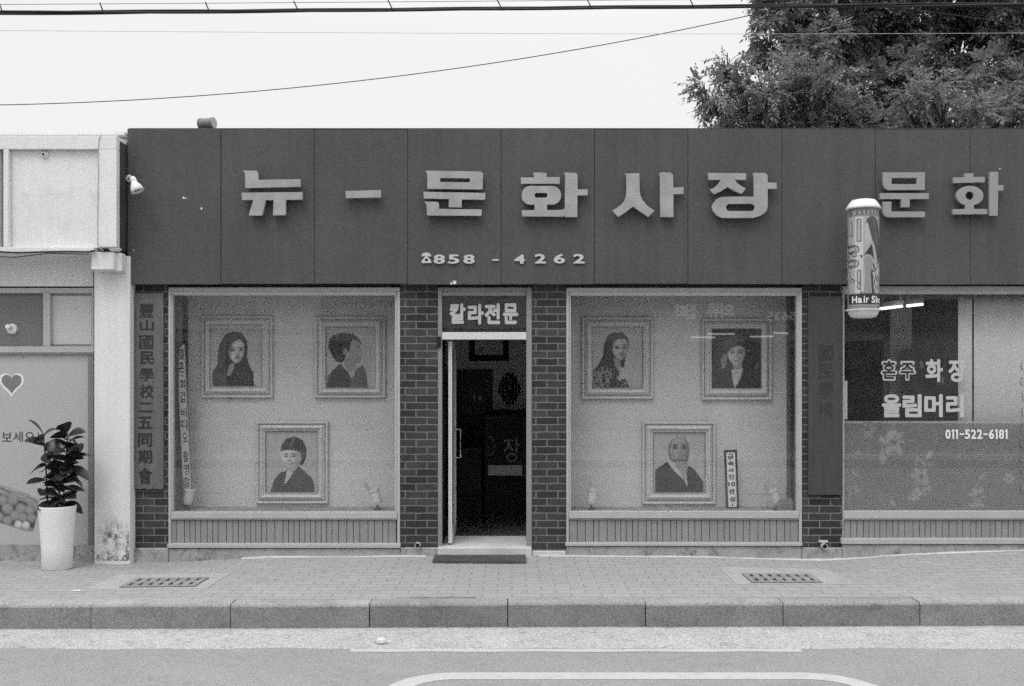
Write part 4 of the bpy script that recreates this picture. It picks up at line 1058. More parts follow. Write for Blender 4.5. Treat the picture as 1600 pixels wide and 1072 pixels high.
# transom lights
m = MB()
Yn = .0
m.pbox(-300, 146, 450, 458, Yn - .01, .06); m.pbox(67, 78, 458.2, 541, Yn - .02, .06); m.pbox(-300, 146, 541.2, 551, Yn - .03, .06); m.pbox(143, 146, 458.2, 541, Yn - .01, .06)
m.pbox(-300, 146, 551.2, 554, Yn - .012, .06)
nf = m.build('window_frame', 'alu', nb, bevel=.002)
m = MB(); m.pbox(-300, 66.8, 458.2, 541, .035, .05); m.build('dark_pane', 'dark_panel', nf)
m = MB(); m.pbox(78.2, 142.8, 458.2, 541, .025, .05); m.build('pale_pane', 'pale_panel', nf)
m = MB(); m.pbox(80, 142, 460.5, 462, .018, .0249); m.pbox(80, 142, 538, 539.5, .018, .0249); m.build('pane_bead', 'alu_dark', nf)
m = MB(); c = (PX(19, .03), .034, PZ(514, .03)); m.lathe(c, [(.05, 0), (.046, .018), (.034, .022), (.03, .02)], 20, M=M); m.tube([Vector(c), Vector(c) + Vector((-.012, -.07, .02))], .022, 12); m.build('pipe_stub', 'lamp_white', nf, smooth=False)
# printed panel
m = MB(); m.pbox(-300, 146, 554.5, 851, .012, .06); pn = m.build('printed_panel', 'banner', nb)
m = MB(); m.pbox(137.5, 146, 554.5, 851, -.008, .0118); m.build('panel_shade_strip', 'alu_dark', pn)  # dark strip stands in for the shade beside the column
m = MB(); m.pbox(-300, 146.5, 851.2, 900, -.004, .06); m.build('base_strip', 'cement', nb)
def heart(cx, cy, s):
    return [(cx + s * .94 * (16 * math.sin(t) ** 3) / 16, cy - s * (13 * math.cos(t) - 5 * math.cos(2 * t) - 2 * math.cos(3 * t) - math.cos(4 * t)) / 16) for t in [2 * math.pi * i / 60 for i in range(60)]]
m = MB(); outline(m, [heart(18, 599, 21)], .0115, .001); m.build('heart_border', 'heart_white', pn)
m = MB(); outline(m, [heart(18, 598, 16.5)], .0095, .001); m.build('heart', 'heart_grey', pn)
lettering(pn, [('보', 3, 18.5, 675.5, 690), ('세', 20.5, 35.5, 674.5, 690.5), ('요', 39, 53.5, 675, 690), ('!', 59, 60.5, 675.5, 689)], .0118, 'interior_dark', 0)
# printed basket of walnuts
wa, wb, wc, wd = -70, 62, 752, 834
p = Paint(wa, wb, wc, wd, 132, 84, .3)
ed = [(-70, 760), (0, 757), (24, 764), (45, 772), (60, 782), (60, 800), (56, 815), (52, 831), (36, 829), (14, 822), (0, 817), (-70, 815)]
p.M = inpoly(p.X, p.Y, ed)
p.C = .20 + .10 * NR.random(p.C.shape)
for k in range(60): p.ell(rnd.uniform(-70, 60), rnd.uniform(757, 785), 12, .8, rnd.choice([.45, .12]), 22 + rnd.uniform(-8, 8), .6)
p.poly([(-70, 775), (0, 772), (40, 785), (58, 800), (54, 826), (30, 822), (-70, 812)], .07)
wn_ = [(-18, 783, 8), (5, 782, 8), (21, 781, 8.5), (-30, 800, 8), (12, 795, 9), (33, 795, 8.5), (47, 797, 8), (-8, 798, 8), (24, 806, 8.5), (37, 809, 7), (-22, 812, 7), (0, 808, 7), (12, 814, 7.5), (50, 810, 7), (-45, 790, 9), (-55, 806, 9), (29, 820, 6), (41, 821, 6)]
for i, (x, y, r) in enumerate(wn_):
    b = .30 if i < 16 else .62
    p.ell(x, y, r, r, b * .55, 0, 1, .1); p.ell(x - .8, y - 1.2, r * .78, r * .78, b, 0, .9, .35)
    for q in range(7): p.ell(x + rnd.uniform(-r, r) * .6, y + rnd.uniform(-r, r) * .6, 1.8, .7, b * .6, rnd.uniform(0, 180), .6)
p.blur(1)
pm, cl = p.mesh(lambda u, v: (PX(wa + (wb - wa) * u, .010), .0098, PZ(wc + (wd - wc) * v, .010)))
pm.build('walnut_print', 'print_matte', pn, cols=cl)
# dark mould stain low on the column
p = Paint(147.5, 202.3, 800, 876, 70, 90, .6)
def soft_noise(sh, k):
    q = Paint(0, 1, 0, 1, sh[1], sh[0], 0); q.C = NR.random(sh); q.blur(k); c = q.C - q.C.mean(); return c / c.std()
nn = .5 + .10 * soft_noise((90, 70), 2) + .10 * soft_noise((90, 70), 12) + .10 * soft_noise((90, 70), 50)
f_ = np.exp(-((p.X - 178) / 17) ** 2 - ((p.Y - 838) / 20) ** 2) * 1.0 + np.exp(-((p.Y - 872) / 9) ** 2) * .8 + np.exp(-((p.X - 199) / 4) ** 2 - ((p.Y - 860) / 25) ** 2)
p.C = .66 - .55 * np.clip(f_ * (nn * 2.6 - .75), 0, 1)
p.M = (f_ * (nn * 2.6 - .75) > .06)
p.blur(1)
pm, cl = p.mesh(lambda u, v: (PX(147.5 + 54.8 * u, YC), YC - .0012, PZ(800 + 76 * v, YC)))
pm.build('mould_stain', 'print_matte', nb, cols=cl)

# wires on the box
m = MB(); pts = [(PX(q, YS), YS - .006, PZ(y, YS)) for q, y in ((158, 211), (155, 218), (154, 250), (153.5, 300), (152.5, 350), (153, 383), (156, 388), (162, 392))]
m.tube(pts, .0035, 6); tag(m.build('sign_wire', 'alu'), 'thin pale wire running down the white sign box', 'wire')
m = MB(); pts = [(PX(q, -.33), -.352, PZ(y, -.33)) for q, y in ((-120, 393), (0, 394), (30, 395.5), (70, 394), (110, 393.5), (140, 394), (150, 392))]
m.tube(pts, .008, 6); tag(m.build('cable', 'cable'), 'black cable sagging along the foot of the white sign box', 'cable')
m = MB(); pts = [(PX(q, -.30), -.31, PZ(y, -.30)) for q, y in ((-120, 404), (0, 401), (20, 402.5), (45, 400), (75, 396), (140, 397.5))]
m.tube(pts, .005, 6); tag(m.build('cable', 'cable_grey'), 'thinner grey cable drooping below the black one under the sign box', 'cable')

# spotlight at the left end of the fascia
Yl = -.30
sp_ = thing('spotlight', 'white bell shaped spotlight at the left end of the dark fascia', 'lamp', (PX(199, -.15), -.15, PZ(279, -.15)))
m = MB(); A = Vector((PX(200, YF), YF - .001, PZ(279, YF))); B = Vector((PX(206, Yl), Yl + .03, PZ(279, Yl))); C_ = Vector((PX(210, Yl), Yl, PZ(287, Yl)))
m.tube([A + Vector((.01, 0, 0)), A.lerp(B, .5) + Vector((.01, 0, .01)), B, C_], .014, 10)
m.lathe((A.x + .012, A.y, A.z), [(.035, 0), (.03, .012), (.012, .014)], 14, M=Matrix.Rotation(R(90), 3, 'X')); m.build('bracket', 'lamp_white', sp_, smooth=True)
dr = Vector((.42, .02, -.9)).normalized()
M = Vector((0, 0, 1)).rotation_difference(dr).to_matrix()
m = MB(); m.lathe(B, [(.006, -.025), (.022, -.02), (.028, .005), (.026, .03), (.02, .05)], 18, M=M); m.lathe(C_, [(.022, -.02), (.03, -.005), (.045, .02), (.053, .045), (.060, .075), (.056, .075), (.048, .05), (.03, .03), (.002, .025)], 24, M=M); m.build('lamp_head', 'lamp_white', sp_, smooth=True)
m = MB(); m.lathe(C_ + dr * .03, [(.018, 0), (.032, .02), (.03, .032), (.004, .04)], 14, M=M); m.build('bulb', 'alu_dark', sp_, smooth=True)
m = MB(); m.tube([(PX(196.5, -.10), -.135, PZ(y, -.10)) for y in (250, 300, 340, 366)] , .005, 6); m.tube([(PX(q, -.10), -.135, PZ(y, -.10)) for q, y in ((196.5, 366), (194, 371), (196, 378), (196, 392))], .005, 6)
tag(m.build('lamp_wire', 'alu_dark'), 'grey wire hanging beside the left end of the fascia', 'wire')

# tin vent on the roof edge
vt = thing('roof_vent', 'short tin drum lying on the top edge of the fascia', 'vent', (PX(323, .05), .05, ZT - .1))
m = MB(); Yv = .05; cz = PZ(193, Yv); M = Matrix.Rotation(R(90), 3, 'Y') ; M = Matrix.Rotation(R(-14), 3, 'Z') @ M
m.lathe((PX(311, Yv), Yv + .02, cz), [(.05, 0), (.053, .003), (.053, .020), (.050, .022), (.050, .12), (.053, .124), (.053, .146), (.050, .148), (.04, .148)], 28, M=M); m.build('drum', 'tin', vt, smooth=False)
m = MB(); m.lathe((PX(311, Yv) + .1425, Yv + .02 - .036, cz), [(.049, 0), (.049, .004)], 28, M=M); m.build('end_plate', 'alu', vt)
m = MB(); m.box(PX(316, Yv), PX(332, Yv), Yv - .02, Yv + .03, ZT - .16, cz - .045); m.build('vent_foot', 'tin', vt)

# ================================================================== cylinder salon sign
Yc = -.50; cxs = PX(1349, Yc); rs_ = 23.4 * (D0 + Yc) / F
sg = thing('cylinder_sign', 'upright printed cylinder sign with white caps hung in front of the fascia', 'sign', (cxs, Yc, PZ(497, Yc)))
zt_, zb_ = PZ(327, Yc), PZ(485, Yc)
# print: background, woman in profile with long hair, dark band for the lettering
p = Paint(1326, 1372, 327, 486, 150, 190, .36)                 # x is measured as seen straight on
p.C += .02 * np.sin(p.X * 2.5) * np.sin(p.Y * .3)
p.poly([(1326, 327), (1372, 327), (1372, 341), (1326, 341)], .18)
for k in range(16): p.poly([(1326 + k * 3, 331), (1327.5 + k * 3, 336), (1329 + k * 3, 331), (1329 + k * 3, 333.5), (1327.5 + k * 3, 339), (1326 + k * 3, 333.5)], .42 if k % 2 else .08)
p.poly([(1331, 342), (1341, 342), (1341, 462), (1331, 462)], .50)
p.poly([(1344, 352), (1347, 345), (1353, 341), (1359, 342), (1364, 348), (1367, 360), (1369, 380), (1370, 400), (1366, 420), (1362, 400), (1358, 385), (1353, 375), (1348, 365), (1344, 362)], .075)   # hair
p.poly([(1345, 351), (1348, 352), (1350, 362), (1354, 376), (1352, 382), (1347, 386), (1344, 374), (1345, 366), (1343, 360)], .42)          # face and neck
p.poly([(1346, 388), (1352, 382), (1357, 388), (1361, 400), (1365, 420), (1362, 425), (1358, 410), (1350, 402), (1341, 404)], .34)
p.poly([(1341, 403), (1350, 390), (1354, 384), (1356, 396), (1358, 410), (1353, 402), (1346, 400)], .035)
p.poly([(1342, 405), (1351, 402), (1356, 412), (1352, 440), (1353, 461), (1342, 461), (1344, 430)], .26)
p.poly([(1352, 430), (1357, 412), (1360, 420), (1356, 440), (1358, 461), (1354, 461)], .05)
for k in range(26): p.ell(rnd.uniform(1354, 1369), rnd.uniform(415, 461), 1.2, 4, rnd.choice([.05, .5, .12]), rnd.uniform(-25, 10), .8)
for k in range(14): p.ell(1358 + k * .8, 352 + k * 3.5, 1, 12, rnd.choice([.06, .2]), -14, .6)
p.poly([(1326, 461.5), (1372, 461.5), (1372, 478), (1326, 478)], .03)
p.C[p.Y > 479] = .22
p.blur(1)
def on_drum(u, v, rr=rs_):
    a = (u - .5) * 2; a = math.asin(max(-.999, min(.999, a)))
    return (cxs + rr * math.sin(a), Yc - rr * math.cos(a), zt_ + (zb_ - zt_) * v)
pm, cl = p.mesh(lambda u, v: on_drum(u, v))
# close the drum round the back with the plain colour
b0 = len(pm.v); vs = []; nn_ = 24
for i in range(nn_ + 1):
    a = math.asin(.999) + (2 * math.pi - 2 * math.asin(.999)) * i / nn_
    vs += [(cxs + rs_ * math.sin(a), Yc - rs_ * math.cos(a), zt_), (cxs + rs_ * math.sin(a), Yc - rs_ * math.cos(a), zb_)]
pm.add(vs, [(2 * i, 2 * i + 1, 2 * i + 3, 2 * i + 2) for i in range(nn_)])
cl = np.concatenate([cl, np.full(len(vs), .3)])
drum = pm.build('drum', 'drum_print', sg, cols=cl, smooth=True)
def wrap_text(items, mat, off, lift):
    for s, a, b, c, d in items:
        m = MB()                                          # a..b in unrolled photo px from the drum's front line, c..d photo rows
        v, f = glyph_bold(s, off); lo, hi = v.min(0), v.max(0); u = (v - lo) / np.maximum(hi - lo, 1e-6); k = (D0 + Yc) / F
        P = []
        for q in u:
            an = (a + (b - a) * q[0]) * k / rs_; rr = rs_ + lift + .0012 * q[2]
            P.append((cxs + rr * math.sin(an), Yc - rr * math.cos(an), PZ(d + (c - d) * q[1], Yc)))
        m.add(P, f); m.build('letter', mat, drum)
bl = [('H', 1331 - 1349 - 8, 1331 - 1349 + 1, 464, 475), ('a', -16, -9.5, 467, 475), ('i', -7.5, -5.5, 464, 475), ('r', -4, 0, 467, 475), ('S', 4.5, 11, 464, 475), ('h', 12.5, 18.5, 464, 475), ('o', 20, 27, 467, 475), ('p', 29, 36, 467, 478)]
wrap_text(bl, 'glass_white', .03, .001)
wrap_text([('미', -50, -11, 345, 380), ('용', -48, -9.5, 384, 421), ('실', -50, -9.5, 424, 461)], 'interior_dark', .022, .0006)
wrap_text([('미', -49, -12, 346.2, 379), ('용', -47, -10.5, 385.2, 420), ('실', -49, -10.5, 425.2, 460)], 'apron', .0, .0022)
m = MB(); k = (D0 + Yc) / F
m.lathe((cxs, Yc, zt_), [(rs_ - .004, -.004), (26 * k, -.004), (26.5 * k, .006), (25 * k, .02), (22 * k, .048), (18 * k, .075), (12 * k, .083), (0.001, .085)], 36); m.build('cap', 'cap_white', sg, smooth=True)
m = MB(); m.lathe((cxs, Yc, zb_), [(.001, -.068), (14 * k, -.066), (19 * k, -.058), (22 * k, -.03), (23.5 * k, -.008), (26.5 * k, -.004), (26.8 * k, .006), (rs_ + .001, .007)], 36); m.build('cap', 'cap_white', sg, smooth=True)
m = MB()
for z in (zt_ - .12, zb_ + .42): m.box(cxs - .015, cxs + .015, Yc + rs_ - .005, YF - .001, z - .012, z + .012)
m.build('bracket', 'iron', sg)

# ================================================================== potted rubber plant
Yp = -.45; pxp, zp = PX(89.5, Yp), PZ(888, Yp)
zp = zs(pxp, Yp) + .002
kp = (D0 + Yp) / F; hp = (888 - 790) * kp
pl = thing('potted_plant', 'rubber plant with dark leaves in a tall tapered white pot', 'plant', (pxp, Yp, zp))
m = MB(); r0, r1 = 22.6 * kp, 28 * kp
m.lathe((pxp, Yp, zp), [(r0 - .006, 0), (r0, .006), (r0 + .004, hp * .35), (r0 + (r1 - r0) * .62, hp * .75), (r1, hp - .008), (r1, hp), (r1 - .012, hp), (r1 - .016, hp - .03), (.001, hp - .03)], 48); m.build('pot', 'pot_glaze', pl, smooth=True)
m = MB(); m.lathe((pxp, Yp, zp + hp - .024), [(r1 - .018, 0), (r1 * .5, .006), (.001, .008)], 24); m.build('soil', 'soil', pl, smooth=True)
stems = [[(76, 793), (74, 740), (72, 700), (70, 676)], [(97, 793), (99, 745), (103, 705), (104, 675)], [(86, 793), (92, 755), (100, 735), (118, 712)]]
ms = MB(); ml = MB()
def leaf(mb_, base, dirv, L_, W_, droop, roll):
    d = Vector(dirv).normalized(); sd_ = d.cross(Vector((0, 0, 1)));
    if sd_.length < .1: sd_ = Vector((1, 0, 0))
    sd_.normalize(); sd_ = Matrix.Rotation(roll, 3, d) @ sd_; nn2 = sd_.cross(d)
    vs = []; ks = 7
    for i in range(ks):
        u = i / (ks - 1); wv = W_ * (math.sin(math.pi * min(1, u * .93 + .05)) ** .75) * (1 if u < 1 else .1)
        c = Vector(base) + d * L_ * u + Vector((0, 0, -1)) * droop * L_ * u * u
        vs += [c + sd_ * wv + nn2 * wv * .25, c, c - sd_ * wv + nn2 * wv * .25]
    mb_.add(vs, [q for i in range(ks - 1) for q in ((i * 3, i * 3 + 1, i * 3 + 4, i * 3 + 3), (i * 3 + 1, i * 3 + 2, i * 3 + 5, i * 3 + 4))])
for si, st in enumerate(stems):
    yo = (-.03, .02, .07)[si]
    P = [Vector((PX(a, Yp), Yp + yo * (.4 + .6 * (793 - b) / 120), zp + (888 - b) * kp)) for a, b in st]
    P[0].z = zp + hp - .03
    ms.tube(P, [.008, .007, .006, .004], 8)
    nl = (18, 34, 28)[si]
    for i in range(nl):
        u = .06 + .92 * i / (nl - 1)
        if si == 0 and .45 < u < .6: continue
        q = u * 3; j = min(int(q), 2); c = P[j].lerp(P[j + 1], q - j)
        an = i * 2.4 + si + rnd.uniform(-.3, .3); el = rnd.uniform(-.35, .75) + (u > .88) * .7
        dv = (math.cos(an) * math.cos(el), math.sin(an) * math.cos(el), math.sin(el))
        leaf(ml, c + Vector(dv) * .012, dv, rnd.uniform(.15, .205), rnd.uniform(.050, .066), rnd.uniform(.1, .45), rnd.uniform(-1.0, 1.0))
        ms.tube([c, c + Vector(dv) * .03], .003, 5)
for a, b, dv in ((135, 755, (.6, -.2, -.9)),):
    c = Vector((PX(a, Yp), Yp, zp + (888 - b) * kp))
ms.build('stem', 'bark', pl, smooth=True)
ml.build('leaves', 'rubber_leaf', pl, smooth=True)

# ================================================================== pavement things
def drain(label, a, b, c, d, ea, eb, ec, ed_):
    """grate whose far/near rows are c,d and whose mid-depth left/right are a,b; e*: the concrete surround"""
    dep = lambda row: F * CZ / (row - HZ)
    y0, y1 = -D0 + dep(d), -D0 + dep(c); ym = (y0 + y1) / 2
    x0, x1 = PX(a, ym), PX(b, ym)
    t = thing('drain_grate', label, 'drain', ((x0 + x1) / 2, ym, zs((x0 + x1) / 2, ym)), 'iron drain grates in the pavement')
    s0, s1 = -D0 + dep(ed_), -D0 + dep(ec); sx0, sx1 = PX(ea, (s0 + s1) / 2), PX(eb, (s0 + s1) / 2)
    def sheet(m, X0, X1, Y0, Y1, h, n=8):
        us = [-.0001] + [i / n for i in range(n + 1)] + [1.0001]; k = n + 3; vs = []
        for j in range(k):
            for i in range(k):
                X_, Y_ = X0 + (X1 - X0) * us[i], Y0 + (Y1 - Y0) * us[j]
                vs.append((X_, Y_, zs(X_, Y_) + (h if 0 < i < k - 1 and 0 < j < k - 1 else -.012)))
        m.add(vs, [(j * k + i, j * k + i + 1, (j + 1) * k + i + 1, (j + 1) * k + i) for j in range(k - 1) for i in range(k - 1)])
    m = MB(); sheet(m, sx0, sx1, s0, s1, .0022); m.build('surround', 'apron', t)
    m = MB(); sheet(m, x0, x1, y0, y1, .0045); m.build('pit_shade_sheet', 'black', t)  # flat black sheet in place of the shade below the bars
    zc = zs((x0 + x1) / 2, ym)
    m = MB(); H0, H1 = .0055, .013
    def slab(X0, X1, Y0, Y1):
        vs = []
        for h in (H0, H1):
            for X_, Y_ in ((X0, Y0), (X1, Y0), (X1, Y1), (X0, Y1)): vs.append((X_, Y_, zs(X_, Y_) + h))
        m.add(vs, [(4, 5, 6, 7), (0, 1, 5, 4), (1, 2, 6, 5), (2, 3, 7, 6), (3, 0, 4, 7)])
    ncol = 7; g = (x1 - x0) / (ncol * 2 + 1)
    dy_ = (y1 - y0); rows = ((y0, y0 + dy_ * .12), (y0 + dy_ * .42, y0 + dy_ * .58), (y1 - dy_ * .12, y1))
    for r0_, r1_ in rows: slab(x0, x1, r0_, r1_)
    for q0, q1 in ((rows[0][1], rows[1][0]), (rows[1][1], rows[2][0])):
        for k in range(ncol + 1):
            e0 = x0 + k * 2 * g - (.14 * g if k else 0); e1 = x0 + (k * 2 + 1) * g + (.14 * g if k < ncol else 0)
            slab(e0, min(e1, x1), q0 + .0004, q1 - .0004)
    m.build('grate', 'iron', t)
drain('iron drain grate in the pavement in front of the wooden name board', 200, 316, 903, 917.5, 161, 343, 894, 919.5)
drain('iron drain grate in the pavement in front of the bearded man portrait window', 1167, 1275, 897.5, 911, 1136, 1313, 886, 912.5)
m = MB(); yA, yB = -.40, -.10; xA, xB = PX(676, -.38), PX(822, -.38); n = 24; vs = []
for h in (.001, .022):
    for i in range(n + 1):
        u = i / n; x = xA + (xB - xA) * u; wob = .004 * math.sin(u * 21)
        vs += [(x, yA + wob - .012 * u, zs(x, yA) + h), (x, yB + wob, zs(x, yB) + h)]
k = 2 * (n + 1)
fs = []
for i in range(n):
    a = 2 * i; fs += [(k + a, k + a + 2, k + a + 3, k + a + 1), (a, a + 2, k + a + 2, k + a), (a + 1, k + a + 1, k + a + 3, a + 3)]
fs += [(0, k, k + 1, 1), (2 * n, 2 * n + 1, k + 2 * n + 1, k + 2 * n)]
m.add(vs, fs); tag(m.build('doormat', 'mat_rubber'), 'worn dark doormat on the pavement before the open door', 'doormat')
# litter
m = MB(); x, y = PX(598, -2.3), -D0 + F * 1.808 / (1005 - HZ)
m.lathe((x, y, -.178), [(.028, 0), (.036, .012), (.03, .028), (.012, .038), (.001, .039)], 9); o = m.build('stone', 'stone'); o.scale = (1, 1, 1); tag(o, 'pale stone lying in the road gutter', 'stone')
m = MB(); x, y = PX(190, -.6), -D0 + F * CZ / (922.5 - HZ)
m.add([(x - .03, y - .01, zs(x, y) + .004), (x + .035, y - .006, zs(x, y) + .005), (x + .03, y + .018, zs(x, y) + .010), (x - .02, y + .015, zs(x, y) + .007)], [(0, 1, 2, 3)])
o = m.build('paper_scrap', 'card_white'); q = o.modifiers.new('thick', 'SOLIDIFY'); q.thickness = .002; tag(o, 'small white paper scrap on the pavement by the left drain', 'litter')
m = MB(); xs = np.linspace(PX(625, -1.6), PX(745, -1.6), 12)
m.add([(x, yk(x) + .17, .003 + rnd.uniform(0, .012)) for x in xs] + [(x, yk(x) + .185 + rnd.uniform(0, .02), .004) for x in xs], [(i, i + 1, i + 13, i + 12) for i in range(11)])
struct(m.build('dirt', 'soil'), 'stuff')

# ================================================================== overhead cables
def cable(label, pts, Y, r, mat='cable', strands=1, name='overhead_cable'):
    xs = [q[0] for q in pts]; ys = [q[1] for q in pts]
    t = np.linspace(xs[0], xs[-1], 60)
    # smooth interpolation (monotone enough for a sag)
    co = np.polyfit(xs, ys, min(3, len(xs) - 1)); yy = np.polyval(co, t)
    m = MB()
    for s in range(strands):
        ph = s * 2.1; am = 0 if strands == 1 else r * 1.1
        m.tube([(PX(a, Y), Y + am * math.cos(a * .006 + ph), PZ(b, Y) + am * math.sin(a * .008 + ph) * 1.2) for a, b in zip(t, yy)], r, 6)
    return tag(m.build(name, mat), label, 'cable')
YW = -3.0
cable('thick black bundle of cables across the top of the view', [(-300, 20.5), (0, 20.5), (330, 18.5), (600, 14.5), (925, 11.5), (1600, 8.5), (1900, 8)], YW, .0068, strands=3)
cable('thin messenger wire just above the thick cable bundle', [(-300, 8), (0, 7), (400, 4.5), (800, 1.5), (1000, 0), (1500, -3)], YW, .0016, name='messenger_wire')
cable('thin black wire rising in a long curve towards the tree', [(-300, 163), (0, 162), (150, 159.5), (400, 144), (700, 109), (1000, 59), (1160, 26), (1250, 6), (1400, -30)], -1.0, .0036, name='overhead_wire')
cable('pale hair thin wire crossing in front of the tree', [(-300, 46), (0, 47), (500, 51.5), (1000, 53), (1300, 52.5), (1800, 50)], -1.5, .0017, 'alu', name='overhead_wire')
cable('thin black wire falling to the right across the tree', [(1250, -14), (1390, 9), (1500, 25), (1600, 39), (1800, 70)], -1.0, .0032, name='overhead_wire')
for k, a in enumerate((8, 165, 330, 468, 615, 785, 925, 1085, 1230)):
    yb = np.interp(a, [0, 330, 600, 925, 1600], [20.5, 18.5, 14.5, 11.5, 8.5])
    m = MB(); m.tube([(PX(a - 9, YW), YW, PZ(yb - 15, YW)), (PX(a - 5, YW), YW - .01, PZ(yb - 6, YW)), (PX(a, YW), YW - .012, PZ(yb + 3.5, YW)), (PX(a + 3, YW), YW - .012, PZ(yb + 2, YW))], .004, 6)
    tag(m.build('cable_tie', 'cable'), 'short slanting tie holding the thick cable bundle to its messenger wire', 'cable tie', 'ties along the overhead cable bundle')

# ================================================================== trees behind the building
def tree(name, label, base, lobes, dens, seed, leafL=.15, tone=.055, group='trees behind the shop building'):
    """base: trunk foot; lobes: (x, y, z, r) foliage masses at the ends of limbs"""
    g = np.random.default_rng(seed); rr = random.Random(seed)
    t = thing(name, label, 'tree', base, group)
    B = Vector(base)
    top = max(l[2] for l in lobes); fork = B + Vector((0, 0, (top - B.z) * .38))
    m = MB()
    m.tube([B, B.lerp(fork, .5) + Vector((.08, 0, 0)), fork], [.26, .21, .17], 10)
    t_o = m.build('trunk', 'bark', t, smooth=True)
    ml = MB()
    for (x, y, z, r) in lobes:
        E = Vector((x, y, z)); mid = fork.lerp(E, .5) + Vector((rr.uniform(-.3, .3), rr.uniform(-.3, .3), rr.uniform(.0, .35)))
        ml.tube([fork, fork.lerp(mid, .5) + Vector((rr.uniform(-.1, .1), 0, .1)), mid, mid.lerp(E, .6) + Vector((rr.uniform(-.15, .15), rr.uniform(-.15, .15), .05)), E], [.075, .055, .04, .028, .012], 7)
        for k in range(4):
            e2 = E + Vector((rr.uniform(-1, 1), rr.uniform(-1, 1), rr.uniform(-.5, 1))) * r * .75
            ml.tube([mid.lerp(E, .7), mid.lerp(E, .85).lerp(e2, .5), e2], [.025, .018, .008], 5)
    ml.build('limbs', 'bark', t, smooth=True)
    V = []; CL = []
    for (x, y, z, r) in lobes:
        # each foliage mass is itself made of leafy twig clusters, so its outline stays ragged
        nc = max(6, int(15 * (r / .7) ** 1.7))
        for c in range(nc):
            dv = g.normal(size=3); dv /= np.linalg.norm(dv); dv[2] = dv[2] * .75 + .12
            cc = np.array([x, y, z]) + dv * r * g.uniform(.45, 1.05)
            cr = r * g.uniform(.22, .40)
            lt = tone * g.uniform(.72, 1.35)
            ns = int(dens * 1.7 * (cr / .3) ** 1.6 * g.uniform(.7, 1.2))
            for s in range(max(ns, 4)):
                d = g.normal(size=3); d /= np.linalg.norm(d)
                o0 = cc + d * cr * g.uniform(.1, .9)
                ax = d * .8 + dv * .7 + np.array([0, 0, -.35]) + g.normal(size=3) * .35; ax /= np.linalg.norm(ax)
                sd2 = np.cross(ax, [0, 0, 1.0]) + g.normal(size=3) * .25; sd2 /= np.linalg.norm(sd2)
                nm = np.cross(sd2, ax)
                ln = g.uniform(.28, .48)
                for q in range(9):
                    u = (q // 2 + 1) / 5.0 if q < 8 else 1.0
                    sgn = (1 if q % 2 else -1) if q < 8 else 0
                    p0 = o0 + ax * ln * u + np.array([0, 0, -.18]) * u * u * ln
                    ld = (sd2 * sgn * .85 + ax * .55 + nm * g.uniform(-.25, .25)) if sgn else ax
                    ld = ld / np.linalg.norm(ld); ld[2] -= .18
                    wv = np.cross(ld, nm); wv /= max(np.linalg.norm(wv), 1e-6)
                    L_ = leafL * g.uniform(.7, 1.15); W_ = L_ * .29
                    V.append((p0, p0 + ld * L_ * .45 + wv * W_, p0 + ld * L_ - np.array([0, 0, .02]), p0 + ld * L_ * .45 - wv * W_))
                    CL.append(lt * g.uniform(.75, 1.3))
    A = np.array(V).reshape(-1, 3) - np.array(B)
    n = len(V); me = bpy.data.meshes.new('crown')
    me.vertices.add(4 * n); me.vertices.foreach_set('co', A.astype(np.float32).ravel())
    me.loops.add(4 * n); me.loops.foreach_set('vertex_index', np.arange(4 * n, dtype=np.int32))
    me.polygons.add(n); me.polygons.foreach_set('loop_start', np.arange(0, 4 * n, 4, dtype=np.int32)); me.polygons.foreach_set('loop_total', np.full(n, 4, dtype=np.int32))
    ca = me.color_attributes.new('col', 'FLOAT_COLOR', 'POINT'); q = np.ones((4 * n, 4), np.float32); q[:, :3] = np.repeat(np.array(CL), 4)[:, None]
    ca.data.foreach_set('color', q.ravel()); me.materials.append(MATS['leaf']); me.update(); me.validate()
    link('crown', me, t)
    return n
def lob(lst, Y, jit, seed):
    g = random.Random(seed); out = []
    for a, b, r in lst:
        y = Y + g.uniform(-jit, jit); out.append((PX(a, y), y, PZ(b, y), r * (D0 + y) / F))
    return out
n1 = tree('broadleaf_tree', 'smaller leafy tree whose crown leans left above the fascia', (PX(1235, 12), 12, -.2),
     lob([(1132, 94, 17), (1148, 112, 14), (1092, 133, 14), (1110, 150, 18), (1128, 165, 20), (1150, 142, 30), (1130, 195, 24), (1165, 180, 36), (1195, 120, 34), (1215, 160, 40), (1190, 205, 40), (1245, 115, 36), (1240, 195, 42), (1275, 150, 40), (1295, 195, 42), (1300, 120, 34), (1160, 215, 40), (1330, 170, 40), (1255, 225, 45), (1335, 215, 40)], 12, 1.2, 3), 23, 21, .115, .18)
n2 = tree('broadleaf_tree', 'tallest leafy tree rising out of the top of the picture', (PX(1370, 17), 17, -.2),
     lob([(1205, 18, 32), (1190, 55, 20), (1185, 85, 14), (1225, 55, 38), (1190, -20, 34), (1260, 20, 46), (1270, 75, 42), (1310, 40, 48), (1320, 100, 42), (1360, 15, 52), (1370, 80, 48), (1400, 130, 46), (1425, 40, 50), (1460, 95, 46), (1480, 20, 56), (1515, 70, 44), (1535, 125, 44), (1560, 20, 54), (1590, 80, 52), (1620, 30, 54), (1640, 110, 54), (1300, -40, 54), (1400, -50, 60), (1500, -55, 60), (1600, -50, 60), (1350, 150, 44), (1690, 60, 60), (1255, 120, 36), (1420, 185, 46), (1340, 190, 50)], 17, 1.8, 5), 14, 22, .15, .20)
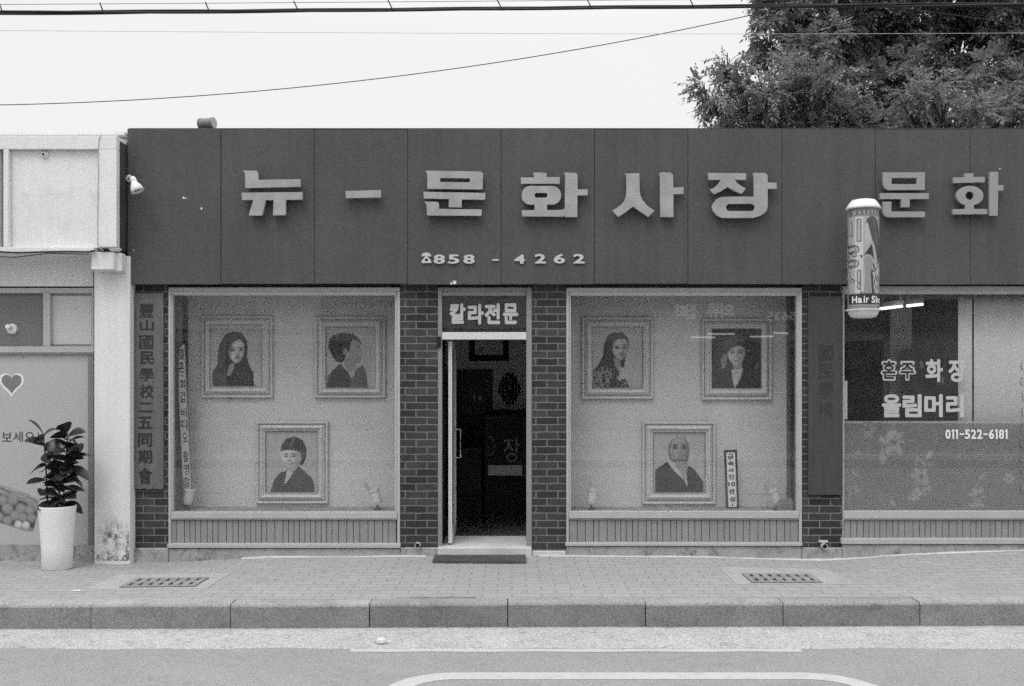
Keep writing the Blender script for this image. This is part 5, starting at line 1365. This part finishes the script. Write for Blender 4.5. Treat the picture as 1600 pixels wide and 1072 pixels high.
n3 = tree('broadleaf_tree', 'paler leafy tree low on the right above the fascia', (PX(1500, 13), 13, -.2),
     lob([(1370, 175, 30), (1395, 200, 36), (1420, 160, 34), (1445, 195, 42), (1465, 140, 32), (1490, 175, 42), (1520, 150, 34), (1535, 195, 44), (1560, 165, 40), (1590, 135, 34), (1600, 190, 46), (1640, 160, 48), (1480, 220, 44), (1570, 225, 46), (1350, 205, 30), (1660, 210, 50)], 13, 1.0, 9), 18, 23, .12, .215)
print('leaflets', n1, n2, n3)

# ================================================================== the far side of the street (seen only in the glass)
YO = -14.2
ob = thing('opposite_shop', 'plain single storey shop across the street with a lettered sign band', 'building', (0, YO, 0))
m = MB(); m.box(-15, 15, YO - 6, YO, -.1, 4.2); m.build('wall', 'opp_wall', ob)
m = MB(); m.box(-15, 15, YO + .001, YO + .15, 2.75, 3.75); osn = m.build('sign_band', 'opp_sign', ob)
m = MB(); m.box(-15, -4.45, YO + .1505, YO + .16, 2.78, 3.72); m.box(-2.65, 1.2, YO + .1505, YO + .16, 2.78, 3.72); m.build('sign_panel', 'opp_wall', osn)
for x in (-9, -5, -1, 3, 7):
    m = MB(); m.box(x - 1.7, x + 1.7, YO + .001, YO + .02, .4, 2.5); m.build('shop_window', 'opp_dark', ob)
def far_text(s, xc, zc, hgt, wd):
    v, f = glyph_bold(s, .03); lo, hi = v.min(0), v.max(0); u = (v - lo) / np.maximum(hi - lo, 1e-6)
    m = MB(); m.add([(xc + wd / 2 - wd * q[0], YO + .151 + .02 * q[2], zc - hgt / 2 + hgt * q[1]) for q in u], f); m.build('sign_letter', 'opp_pale', osn)
def refl(px, py): D = D0 - 2 * 0 + (-YO) ; return (px - 800) * (D0 - YO) / F, CZ - (py - HZ) * (D0 - YO) / F
for s, a in (('의', 1134), ('류', 1113), ('잡', 1078), ('화', 1062)):
    x, z = refl(a, 487); far_text(s, x, z, .36, .32)
x, z = refl(1218, 495); far_text('5635', x, z, .2, .7)
for i, (a, b, c) in enumerate(((1075, 1110, 528), (1100, 1140, 523), (1165, 1200, 527), (1200, 1222, 522))):
    x0, z = refl(a, c); x1, _ = refl(b, c)
    m = MB(); m.tube([(x0, YO + .5, z), (x1, YO + .5, z)], .018, 8); o = m.build('fluorescent_lamp', 'tube_light'); tag(o, 'lit fluorescent tube under the sign band across the street', 'lamp', 'fluorescent tubes across the street')
